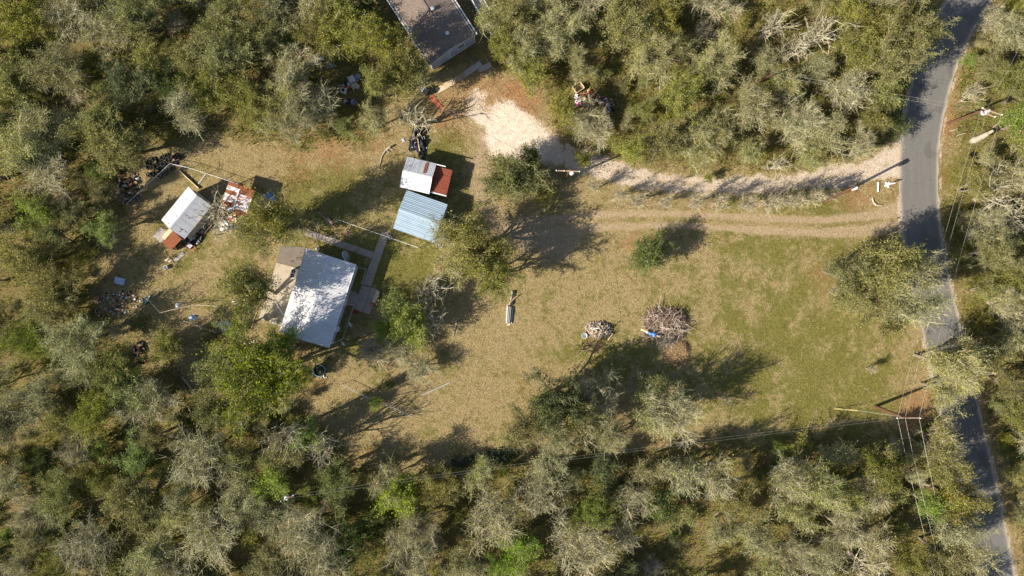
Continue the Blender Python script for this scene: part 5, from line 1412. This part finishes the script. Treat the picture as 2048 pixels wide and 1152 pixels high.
# brush pile: hundreds of sticks
r = np.random.default_rng(12)
def stick_heap(name, label, px_, py_, rx, ry, h, n_, lmin, lmax, mats_, rr=(.012, .035), box=True, orient=None, top=None):
    b = W(px_, py_); e = thing(name, label, 'brush pile', b)
    for k, mt in enumerate(mats_):
        m_n = n_ // len(mats_)
        x = r.uniform(-1, 1, m_n); y = r.uniform(-1, 1, m_n)
        dd = (x ** 4 + y ** 4) ** .25 * (1 + .25 * fbm(np.stack([x, y], 1) * 60, 40)) if box else np.hypot(x, y)
        kz = dd < 1; x, y, dd = x[kz], y[kz], dd[kz]; m_n = len(x)
        lump = .7 + 1.2 * fbm(np.stack([x, y], 1) * 60 + 17, 30)
        z = h * np.clip(1.1 - dd ** 3, 0, 1) * r.uniform(.05, 1, m_n) * lump + .04
        az = r.normal(0, .7, m_n) + (orient if orient is not None else 0) if orient is not None else r.uniform(0, 6.28, m_n)
        L_ = r.uniform(lmin, lmax, m_n); dz = r.normal(0, .16, m_n) * L_
        C = np.stack([x * rx, y * ry, z], 1); D = np.stack([np.cos(az) * L_, np.sin(az) * L_, dz], 1) / 2
        bend = r.normal(0, .12, (m_n, 3)) * L_[:, None]
        A = C - D; B = C + D; Mid = C + bend; A[:, 2] = np.maximum(A[:, 2], .02); B[:, 2] = np.maximum(B[:, 2], .02); Mid[:, 2] = np.maximum(Mid[:, 2], .02)
        ra = r.uniform(*rr, m_n)
        V1, F1 = seg_mesh_arrays(np.concatenate([A, Mid]), np.concatenate([Mid, B]), np.concatenate([ra, ra * .8]), np.concatenate([ra * .8, ra * .5]), 4)
        o = obj('branches', fast_mesh('branches', V1, F1, [mt]), e); o['kind'] = 'stuff'
    if top:                                   # thicker crooked limbs thrown on top
        m_ = MB()
        for i in range(top[1]):
            x, y = r.uniform(-.9, .9, 2); a_ = r.uniform(0, 6.28); p0 = Vector((x * rx, y * ry, h * .85 * max(.15, 1.1 - max(abs(x), abs(y)) ** 3)))
            L_ = r.uniform(.4, 1.1); k_ = r.normal(0, .35)
            p1 = p0 + Vector((math.cos(a_) * L_, math.sin(a_) * L_, r.uniform(-.1, .15))); p2 = p1 + Vector((math.cos(a_ + k_) * L_, math.sin(a_ + k_) * L_, r.uniform(-.25, .1)))
            ra = r.uniform(.02, .05); m_.path([p0, p1, p2], [ra, ra * .8, ra * .4], 5)
        o = m_.build('limbs', top[0], e); o['kind'] = 'stuff'
    return e
stick_heap('brush_pile', 'big square brush pile of cut branches in the field', 1329, 650, 2.55, 2.0, 1.45, 1700, .4, 2.0, [M['stick'], M['stick_red'], M['wood'], M['bark'], M['stick_red']], (.008, .032), top=(M['stick'], 80))
stick_heap('brush_pile', 'orange-brown heap of dead brush at the tail of the brush pile', 1356, 706, 1.35, 1.6, .8, 2600, .2, .9, [M['dead_brush']] * 3, (.008, .02), False)
stick_heap('brush_pile', 'small grey twig heap at the lower corner of the brush pile', 1330, 682, 1.2, .8, .9, 500, .4, 1.5, [M['twig_grey'], M['stick']], (.01, .025), False)
plank('yellow board at the left of the brush pile', (1282, 659), (1296, 665), .24, .06, M['wood_pale'], .6, 1.1)
crumpled('blue_tarp', 'small blue tarp lying on the brush pile edge', 'tarp', 1302, 667, .72, .28, .4, M['tarp_blue'], 5, res=16, rz=R(-12)).location.z = 1.05
plank('pale board end right of the small blue tarp', (1311, 670), (1321, 675), .2, .06, M['wood_pale'], 1.1, .9)
# white-cloth, tarps and dumped things
crumpled('white_tarp', 'white tarp with blue edge beside the dead tree', 'tarp', 448, 449, 1.0, .75, .45, M['cloth_white'], 7, ridge=1.2)
crumpled('blue_tarp', 'blue sheet at the right end of the white tarp', 'tarp', 463, 454, .55, .28, .35, M['tarp_blue'], 8, res=16)
crumpled('blue_tarp', 'bright blue tarp under the tall oak', 'tarp', 541, 396, .75, .65, .8, M['tarp_blue'], 9, ridge=1.2)
crumpled('pale_tarp', 'pale blue crumpled tarp left of the bright blue one', 'tarp', 526, 398, .75, .55, .6, M['tarp_pale'], 10, ridge=1.2)
crumpled('pale_tarp', 'greyish plastic sheet under the oak below the blue tarp', 'tarp', 528, 409, .7, .55, .4, M['cloth_white'], 11, ridge=1.2)
rubbish('clutter with red and green things behind the left shed', 475, 437, 1.1, .7, .5, 26, [M['red'], M['yellow'], M['wood_pale'], M['white'], M['wood']], 6, (.12, .5))
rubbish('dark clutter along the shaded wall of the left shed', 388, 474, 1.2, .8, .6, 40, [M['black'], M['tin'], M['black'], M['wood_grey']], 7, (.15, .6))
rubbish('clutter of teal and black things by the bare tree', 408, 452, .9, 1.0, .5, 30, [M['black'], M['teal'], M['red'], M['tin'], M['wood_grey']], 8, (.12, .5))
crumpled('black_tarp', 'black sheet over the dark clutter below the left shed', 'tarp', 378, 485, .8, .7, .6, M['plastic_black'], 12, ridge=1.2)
e = thing('hand_cart', 'red-framed hand cart beside the dark clutter', 'cart', W(383, 492), R(-45))
m_ = MB(); m_.bar((-.6, -.3, .45), (.7, -.3, .45), .05, .05); m_.bar((-.6, .3, .45), (.7, .3, .45), .05, .05); m_.bar((.7, -.3, .45), (.7, .3, .45), .05, .05); m_.bar((-.6, -.3, .45), (-.6, .3, .45), .05, .05); m_.build('frame', M['red_metal'], e)
m_ = MB(); m_.box((-.1, 0, .5), (.7, .5, .06)); m_.build('tray', M['tin'], e)
for s_ in (-1, 1):
    m_ = MB(); m_.tube((-.2, s_ * .36, .22), (-.2, s_ * .42, .22), .22, .22, 14); m_.build('wheel', M['rubber'], e)
m_ = MB(); m_.bar((.66, 0, .43), (.95, 0, .03), .05, .05); m_.build('handle', M['red_metal'], e)
m_ = MB(); m_.lathe([(0, .001), (.22, .001), (.27, .4), (.29, .42), (.25, .42), (.21, .06), (0, .05)], 16); p_ = W(333, 535.5); tag(m_.build('bucket', M['white'], None, (p_.x, p_.y, 0)), 'white bucket on the grass below the left shed', 'bucket')
e = thing('mattress', 'white mattress-like slab lying at the left wood edge', 'mattress', W(240, 562), R(-14))
m_ = MB(); m_.prism([(-.66, -.36), (-.3, -.42), (.6, -.42), (.66, -.38), (.66, .40), (.6, .44), (-.6, .44), (-.66, .40)], .06, .22); m_.build('pad', M['tarp_pale'], e)
m_ = MB(); m_.box((-.25, 0, .03), (.1, .8, .06)); m_.box((.3, 0, .03), (.1, .8, .06)); m_.build('runner', M['wood'], e)
sheet = corr_sheet('tin_sheet', 1.9, .85, M['tin'], 'x', pitch=.16)
p_ = W(216, 478); tag(obj('tin_sheet', sheet, None, (p_.x, p_.y, .06), (0, 0, R(20))), 'pale corrugated tin sheet lying at the left wood edge', 'tin sheet')
rubbish('colourful rubbish dump at the left wood edge with green bottles', 238, 603, 2.6, 1.5, .4, 150, [M['green_p'], M['white'], M['wood_red'], M['black'], M['tin'], M['black'], M['wood'], M['wood_grey']], 9, (.06, .3))
rubbish('scatter of small rubbish below the colourful dump', 215, 625, 2.0, .9, .2, 60, [M['wood_red'], M['black'], M['wood_grey'], M['tin'], M['wood']], 10, (.06, .25))
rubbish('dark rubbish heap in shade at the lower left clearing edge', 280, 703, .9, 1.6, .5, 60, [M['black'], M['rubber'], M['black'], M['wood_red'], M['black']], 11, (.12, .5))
plank('teal-painted board standing by the pole frame', (291, 609), (302, 590), .16, .5, M['teal'], .0, .5)
rubbish('yellow and white bits beside the teal board', 287, 601, .5, .4, .2, 12, [M['yellow'], M['white'], M['tin']], 12, (.1, .3))
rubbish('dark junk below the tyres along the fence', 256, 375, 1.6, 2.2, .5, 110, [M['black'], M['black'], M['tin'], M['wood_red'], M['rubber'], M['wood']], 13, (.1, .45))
crumpled('white_tarp', 'white plastic sheet beside the pole frame', 'tarp', 357, 610, .5, .3, .3, M['cloth_white'], 14, res=16, rz=R(25))
crumpled('pale_tarp', 'pale sacks on the grass at the yard corner', 'tarp', 386, 635, .55, .4, .45, M['tarp_pale'], 15, res=16)
rubbish('white rubble patch under the green tree', 450, 652, 1.0, .65, .2, 150, [M['white'], M['ceramic'], M['cloth_white']], 14, (.06, .25), 'rubble_patch')
rubbish('pale rubble patch above the white one, half hidden by leaves', 478, 605, .9, .5, .2, 80, [M['white'], M['wood_pale'], M['cloth_white']], 15, (.06, .22), 'rubble_patch')
rubbish('stones and scraps at the patio lower end', 490, 684, 1.3, .3, .15, 30, [M['wood_pale'], M['stone']], 16, (.1, .3), 'rubble_patch')
# upper dump by the brown house
e = thing('broken_table', 'tilted grey panels of a broken table at the upper dump', 'table', W(705, 160), R(-63))
for x, w_, mt in ((.0, 1.0, M['tin']), (-.95, .8, M['concrete'])):
    m_ = MB(); m_.box((-x, 0, .5), (w_ * .9, .75, .05)); m_.build('panel', mt, e)
m_ = MB(); m_.bar((-.6, -.45, .55), (1.6, -.45, .45), .12, .08); m_.build('rail', M['wood'], e)
for x in (-.3, 1.2):
    for y in (-.3, .3):
        m_ = MB(); m_.box((x, y, .235), (.06, .06, .47)); m_.build('leg', M['wood_grey'], e)
plank('dark grey panel lying right of the broken table', (706, 168), (718, 148), .7, .05, M['siding_grey'], .02)
m_ = MB(); m_.lathe([(0, .001), (.24, .001), (.28, .45), (.3, .47), (.26, .47), (.22, .1), (0, .09)], 16); p_ = W(715, 174); tag(m_.build('bucket', M['white'], None, (p_.x, p_.y, 0)), 'white bucket at the upper dump', 'bucket')
e = thing('washing_machine', 'white appliance with dark opening at the upper dump', 'appliance', W(689, 183), R(-15))
m_ = MB(); m_.box((0, 0, .36), (.62, .6, .72)); m_.build('body', M['white'], e)
m_ = MB(); m_.lathe([(0, .725), (.2, .725), (.22, .735), (.24, .728), (.24, .72)], 16); m_.build('opening', M['black'], e)
rubbish('orange and blue scraps by the broken table', 694, 172, .8, .6, .35, 22, [M['orange'], M['tarp_pale'], M['black'], M['tin']], 17, (.12, .45))
for k, (x, y, rx_, ry_) in enumerate(((690, 203, .32, .45), (708, 204, .5, .45))):
    crumpled('rubbish_bag', ['mauve bag left of the dark gap below the upper dump', 'larger mauve bag right of the dark gap below the upper dump'][k], 'bag', x, y, rx_, ry_, .6, M['purple'], 20 + k, res=16)
crumpled('black_tarp', 'black bag between the two mauve bags', 'bag', 699, 204, .4, .5, .5, M['plastic_black'], 23, res=16)
crumpled('pink_bag', 'magenta bag in the trees at the upper dump', 'bag', 600, 104, .35, .3, .5, M['pink'], 24, res=14)
crumpled('orange_bag', 'orange bag beside the magenta bag', 'bag', 612, 111, .42, .32, .5, M['orange'], 25, res=14)
crumpled('grey_tarp', 'dark bluish tarp under branches at the upper dump', 'tarp', 637, 118, .75, .6, .6, M['siding_grey'], 26, res=18)
crumpled('grey_tarp', 'pale grey sheet lump near the broken table', 'tarp', 660, 130, .7, .45, .4, M['wood_grey'], 27, res=18)
plank('orange rusted strip under the tree right of the mauve bags', (723, 203), (735, 195), .2, .04, M['rust'], .01, name='metal_strip', cat='metal strip')
# dump right of the driveway
e = thing('open_crate', 'open wooden crate at the dump above the driveway', 'crate', W(1156, 177), R(33))
for a, b in (((-.6, -.5), (.6, -.5)), ((.6, -.5), (.6, .5)), ((.6, .5), (-.6, .5)), ((-.6, .5), (-.6, -.5))):
    for z in (.12, .38, .64):
        m_ = MB(); m_.bar((a[0], a[1], z), (b[0], b[1], z), .05, .22); m_.build('board', M['wood_pale'] if z > .5 else M['wood'], e)
m_ = MB(); m_.box((0, 0, .03), (1.1, .9, .05)); m_.build('floor', M['wood'], e)
rubbish('pale boxes and red scraps below the open crate', 1176, 196, .7, 1.0, .5, 34, [M['wood_pale'], M['red'], M['wood'], M['wood_red']], 18, (.15, .55))
rubbish('white and pink rubbish left of the pale boxes', 1155, 202, .45, .8, .3, 26, [M['white'], M['ceramic'], M['pink']], 19, (.1, .4))
rubbish('dark red and black rubbish right of the open crate', 1208, 203, 1.2, .6, .5, 44, [M['black'], M['red'], M['purple'], M['white'], M['wood_red']], 20, (.12, .45))
rubbish('mauve and black rubbish below the dark red heap', 1219, 214, .6, .8, .4, 34, [M['purple'], M['black'], M['wood_red'], M['tin']], 21, (.12, .45))
crumpled('black_tarp', 'black bags below the pale boxes', 'bag', 1174, 210, .6, .45, .5, M['plastic_black'], 28, res=16)
e = thing('plastic_chair', 'white chair and pale cushion in the trees above the driveway', 'chair', W(1220, 251), R(20))
m_ = MB(); m_.box((0, -.28, .4), (.5, .5, .06)); m_.build('seat', M['wood_pale'], e)
m_ = MB(); m_.box((0, .05, .7), (.5, .06, .6), rx=-.25); m_.build('backrest', M['ceramic'], e)
for x in (-.21, .21):
    for y in (-.48, -.06):
        m_ = MB(); m_.tube((x, y, 0), (x, y, .38), .025, .025, 6); m_.build('leg', M['ceramic'], e)
crumpled('grey_tarp', 'pale grey sheet in the trees at the upper left', 'tarp', 432, 27, .7, .9, .4, M['tarp_pale'], 29, res=16)

# ------------------------------------------------------------------ yard things by the main house
e = thing('stock_tank', 'round blue-green stock tank with dark water', 'tank', W(640, 740))
m_ = MB(); m_.lathe([(0, .002), (.74, .002), (.74, .30), (.755, .32), (.74, .34), (.74, .58), (.78, .60), (.78, .64), (.74, .645), (.71, .63), (.70, .05), (0, .05)], 32); m_.build('wall', M['tank'], e, smooth=False)
m_ = MB(); m_.lathe([(0, .42), (.705, .42)], 32); m_.build('water', M['water'], e)
for k, (x, y) in enumerate(((.1, -.2), (-.25, .3))):
    m_ = MB(); m_.box((x, y, .425), (.16, .1, .05), .6 * k); m_.build('floating_board', M['wood_pale'] if k == 0 else M['white'], e)
rubbish('dark clutter beside the round stock tank', 621, 752, .8, .45, .3, 26, [M['black'], M['wood_red'], M['tin']], 22, (.1, .4))
rubbish('white bits at the foot of the round stock tank', 648, 753, .35, .18, .15, 8, [M['white'], M['tin']], 23, (.08, .2))
def dish(label, x, y, rz):
    e = thing('satellite_dish', label, 'satellite dish', W(x, y), rz, 'satellite dishes')
    m_ = MB(); m_.tube((0, 0, 0), (0, 0, .95), .03, .03, 8); m_.build('post', M['metal'], e)
    pr = [(0, -.07), (.12, -.06), (.24, -.03), (.34, .01), (.345, .02), (.24, -.015), (.12, -.045), (0, -.055)]
    m_ = MB(); m_.lathe(pr, 20); o = m_.build('reflector', M['white'], e, (0, 0, 1.05), (R(55), 0, 0), smooth=True); o.scale = (1.0, 1.0, 1)
    m_ = MB(); m_.bar((0, -.02, .9), (0, -.45, 1.15), .03, .03); m_.box((0, -.47, 1.17), (.07, .09, .07)); m_.build('feed_arm', M['metal'], e)
    return e
dish('upper satellite dish on a post beside the flower bed', 704, 648, R(-60)); dish('lower satellite dish on a post at the house corner', 690, 686, R(-50))
e = thing('push_mower', 'red push mower on the concrete pad', 'mower', W(711, 624), R(-20))
m_ = MB(); m_.prism([(-.3, -.22), (.25, -.22), (.32, -.12), (.32, .12), (.25, .22), (-.3, .22)], .1, .24); m_.build('deck', M['red'], e)
m_ = MB(); m_.lathe([(0, .24), (.14, .24), (.14, .36), (.1, .4), (0, .41)], 14, (.05, 0, 0)); m_.build('engine', M['black'], e)
for x in (-.26, .26):
    for y in (-.25, .25):
        m_ = MB(); m_.tube((x, y - .02, .1), (x, y + .02, .1), .1, .1, 12); m_.build('wheel', M['rubber'], e)
m_ = MB(); m_.bar((-.3, -.18, .24), (-.8, -.18, .95), .025, .025); m_.bar((-.3, .18, .24), (-.8, .18, .95), .025, .025); m_.bar((-.8, -.18, .95), (-.8, .18, .95), .025, .025); m_.build('handle', M['black'], e)
e = thing('garden_bench', 'wooden bench at the right edge of the concrete pad', 'bench', W(753, 594), R(68))
for i in range(4):
    m_ = MB(); m_.box((0, -.18 + .12 * i, .45), (1.6, .1, .035)); m_.build('slat', M['wood_pale'], e)
for i in range(3):
    m_ = MB(); m_.box((0, -.27, .58 + .13 * i), (1.6, .03, .1)); m_.build('back_slat', M['wood_pale'], e)
for x in (-.72, .72):
    for y, h_ in ((-.25, .9), (.2, .43)):
        m_ = MB(); m_.box((x, y, h_ / 2), (.07, .05, h_)); m_.build('leg', M['wood'], e)
e = thing('toy_chair', 'small red chair at the lower end of the bench', 'chair', W(744, 609), R(20))
m_ = MB(); m_.box((0, 0, .28), (.34, .34, .04)); m_.build('seat', M['orange'], e)
m_ = MB(); m_.box((0, .16, .48), (.34, .04, .36)); m_.build('backrest', M['red'], e)
for x in (-.14, .14):
    for y in (-.14, .14):
        m_ = MB(); m_.box((x, y, .13), (.04, .04, .26)); m_.build('leg', M['red'], e)
e = thing('garden_table', 'round pale table top on the lower patio', 'table', W(538, 634))
m_ = MB(); m_.lathe([(0, .66), (.5, .66), (.52, .68), (.52, .70), (.48, .71), (0, .71)], 24); m_.build('top', M['concrete'], e)
m_ = MB(); m_.lathe([(.3, .051), (.3, .08), (.08, .12), (.08, .659)], 14); m_.build('pedestal', M['concrete_grey'], e)
e = thing('white_stool', 'white broken chair at the lower patio edge', 'chair', W(550, 645), R(30))
m_ = MB(); m_.box((0, 0, .4), (.45, .45, .05)); m_.build('seat', M['white'], e)
for x in (-.18, .18):
    for y in (-.18, .18):
        m_ = MB(); m_.box((x, y, .213), (.05, .05, .325)); m_.build('leg', M['white'], e)
m_ = MB(); m_.box((0, .22, .65), (.45, .04, .5), rx=-.3); m_.build('backrest', M['white'], e)
e = thing('air_conditioner', 'white cooling unit on the patio against the left house wall', 'cooling unit', W(590, 547), R(73))
m_ = MB(); m_.box((0, 0, .5), (1.3, .6, .85)); m_.build('body', M['white'], e)
m_ = MB(); m_.lathe([(.06, .93), (.2, .93), (.22, .945), (.24, .93)], 16, (.3, 0, 0)); m_.lathe([(.06, .93), (.2, .93), (.22, .945), (.24, .93)], 16, (-.3, 0, 0)); m_.build('fan_grille', M['black'], e)
m_ = MB(); m_.box((-.5, 0, .0625), (.15, .55, .022)); m_.box((.5, 0, .0625), (.15, .55, .022)); m_.build('foot', M['metal'], e)
e = thing('propane_tank', 'white upright gas bottle behind the house wall', 'gas bottle', W(637, 498))
m_ = MB(); m_.lathe([(0, .001), (.17, .001), (.19, .06), (.19, .8), (.15, .95), (.06, 1.0), (.06, 1.08), (0, 1.09)], 14); m_.build('bottle', M['white'], e, smooth=True)
e = thing('bathtub', 'white bathtub behind the upper house wall', 'bathtub', W(694, 514), R(-65))
pr = []
m_ = MB()
for k, (s_, z) in enumerate(((.82, .0), (1.0, .5), (1.06, .52), (.94, .52), (.75, .12))): pr.append((s_, z))
n_ = 20; pts_ = [(s_ * .75 * math.copysign(abs(math.cos(t)) ** .7, math.cos(t)), s_ * .38 * math.copysign(abs(math.sin(t)) ** .7, math.sin(t)), z + .002) for s_, z in pr for t in [2 * math.pi * i / n_ for i in range(n_)]]
m_.add(pts_, [(j * n_ + i, j * n_ + (i + 1) % n_, (j + 1) * n_ + (i + 1) % n_, (j + 1) * n_ + i) for j in range(4) for i in range(n_)] + [tuple(range(4 * n_, 5 * n_))]); m_.build('tub', M['white'], e)
# block, spiky plant
e = thing('cinder_block', 'hollow concrete block at the walkway fence', 'concrete block', W(780, 475), R(20))
m_ = MB()
for x in (-.19, 0, .19): m_.box((x, 0, .1), (.035, .4, .2))
for y in (-.2, .2): m_.box((0, y, .1), (.42, .035, .196))
m_.build('block', M['trim'], e)
e = thing('spiky_plant', 'dried pinkish spiky plant above the walkway', 'plant', W(695, 465))
r2 = random.Random(3); m_ = MB()
for i in range(26):
    a = r2.uniform(0, 6.28); L_ = r2.uniform(.4, .95); m_.tube((0, 0, .05), (math.cos(a) * L_, math.sin(a) * L_, r2.uniform(.15, .7)), .035, .008, 4)
m_.build('leaves', M['wood_pale'], e)
m_ = MB(); m_.lathe([(0, .001), (.14, .001), (.2, .2), (.08, .4), (0, .42)], 10); m_.build('heart', M['red_metal'], e)
# mailbox
e = thing('mailbox', 'white roadside mailbox on a post in a ring of pale stones', 'mailbox', W(1777, 369), R(8))
m_ = MB(); m_.box((0, 0, .5), (.1, .1, 1.0)); m_.build('post', M['white'], e)
m_ = MB(); sec = [(-.09, 0), (.09, 0)] + [(.09 * math.cos(t), .12 + .09 * math.sin(t)) for t in np.linspace(0, math.pi, 8)]
n_ = len(sec); m_.add([(-.25, y, 1.0 + z) for y, z in sec] + [(.25, y, 1.0 + z) for y, z in sec], [tuple(range(n_))[::-1], tuple(range(n_, 2 * n_))] + [(i, (i + 1) % n_, n_ + (i + 1) % n_, n_ + i) for i in range(n_)]); m_.build('box', M['white'], e)
m_ = MB(); m_.box((.1, -.105, 1.16), (.14, .015, .05)); m_.build('flag', M['red'], e)
for i in range(9):
    a = i * .7; st_ = MB(); st_.lathe([(0, 0), (.14, 0), (.16, .07), (.09, .14), (0, .16)], 7, (-.12 + .3 * math.cos(a) * (.5 + .5 * (i % 2)), .3 * math.sin(a) * (.5 + .5 * (i % 2)), 0)); st_.build('stone', M['ceramic'], e)
# culvert
e = thing('culvert_pipe', 'white culvert pipe end by the mailbox', 'culvert', W(1756, 374))
m_ = MB(); m_.tube((-.03, -.6, .1), (.03, .6, .1), .11, .11, 12); m_.build('pipe', M['white'], e)
e = thing('culvert_headwall', 'curved concrete culvert lip below the white pipe', 'culvert', W(1753, 408))
m_ = MB(); m_.path([W(1745, 395, .06) - W(1753, 408), W(1747, 404, .08) - W(1753, 408), W(1753, 410, .08) - W(1753, 408), W(1764, 411, .06) - W(1753, 408)], [.1, .12, .12, .1], 8); m_.build('lip', M['concrete'], e)
# prickly pears
def pear(label, x, y, s_, n_, seed):
    e = thing('prickly_pear', label, 'cactus', W(x, y), 0, 'prickly pears along the lower clearing edge'); r2 = random.Random(seed); m_ = MB()
    for i in range(n_):
        a = r2.uniform(0, 6.28); d = s_ * math.sqrt(r2.random()); c = Vector((d * math.cos(a), d * math.sin(a) * .6, .12 + r2.random() * .5 * (1 - d / s_)))
        t = r2.uniform(0, 6.28); u = Vector((math.cos(t), math.sin(t), 0)); v = Vector((r2.uniform(-.5, .5), r2.uniform(-.5, .5), 1)).normalized(); nn = u.cross(v).normalized() * .025
        pad = [(math.cos(q) * .11 * u + (math.sin(q) * .15) * v) for q in [k * math.pi / 4 for k in range(8)]]
        m_.add([c + p - nn for p in pad] + [c + p + nn for p in pad], [tuple(range(8))[::-1], tuple(range(8, 16))] + [(k, (k + 1) % 8, 8 + (k + 1) % 8, 8 + k) for k in range(8)])
    o = m_.build('pads', M['cactus'], e)
for k, (x, y, s_, n_) in enumerate(((922, 923, 1.3, 120), (955, 918, 1.2, 110), (985, 912, 1.4, 150), (1015, 906, 1.5, 170), (1000, 922, 1.0, 70), (2008, 752, .9, 60))):
    pear(['leftmost prickly pear clump at the lower clearing edge', 'second prickly pear clump from the left at the lower clearing edge', 'third prickly pear clump from the left, close to the wires', 'large rightmost prickly pear clump at the lower clearing edge', 'small prickly pear clump below the large ones', 'pale prickly pear clump right of the lower road'][k], x, y, s_, n_, 40 + k)
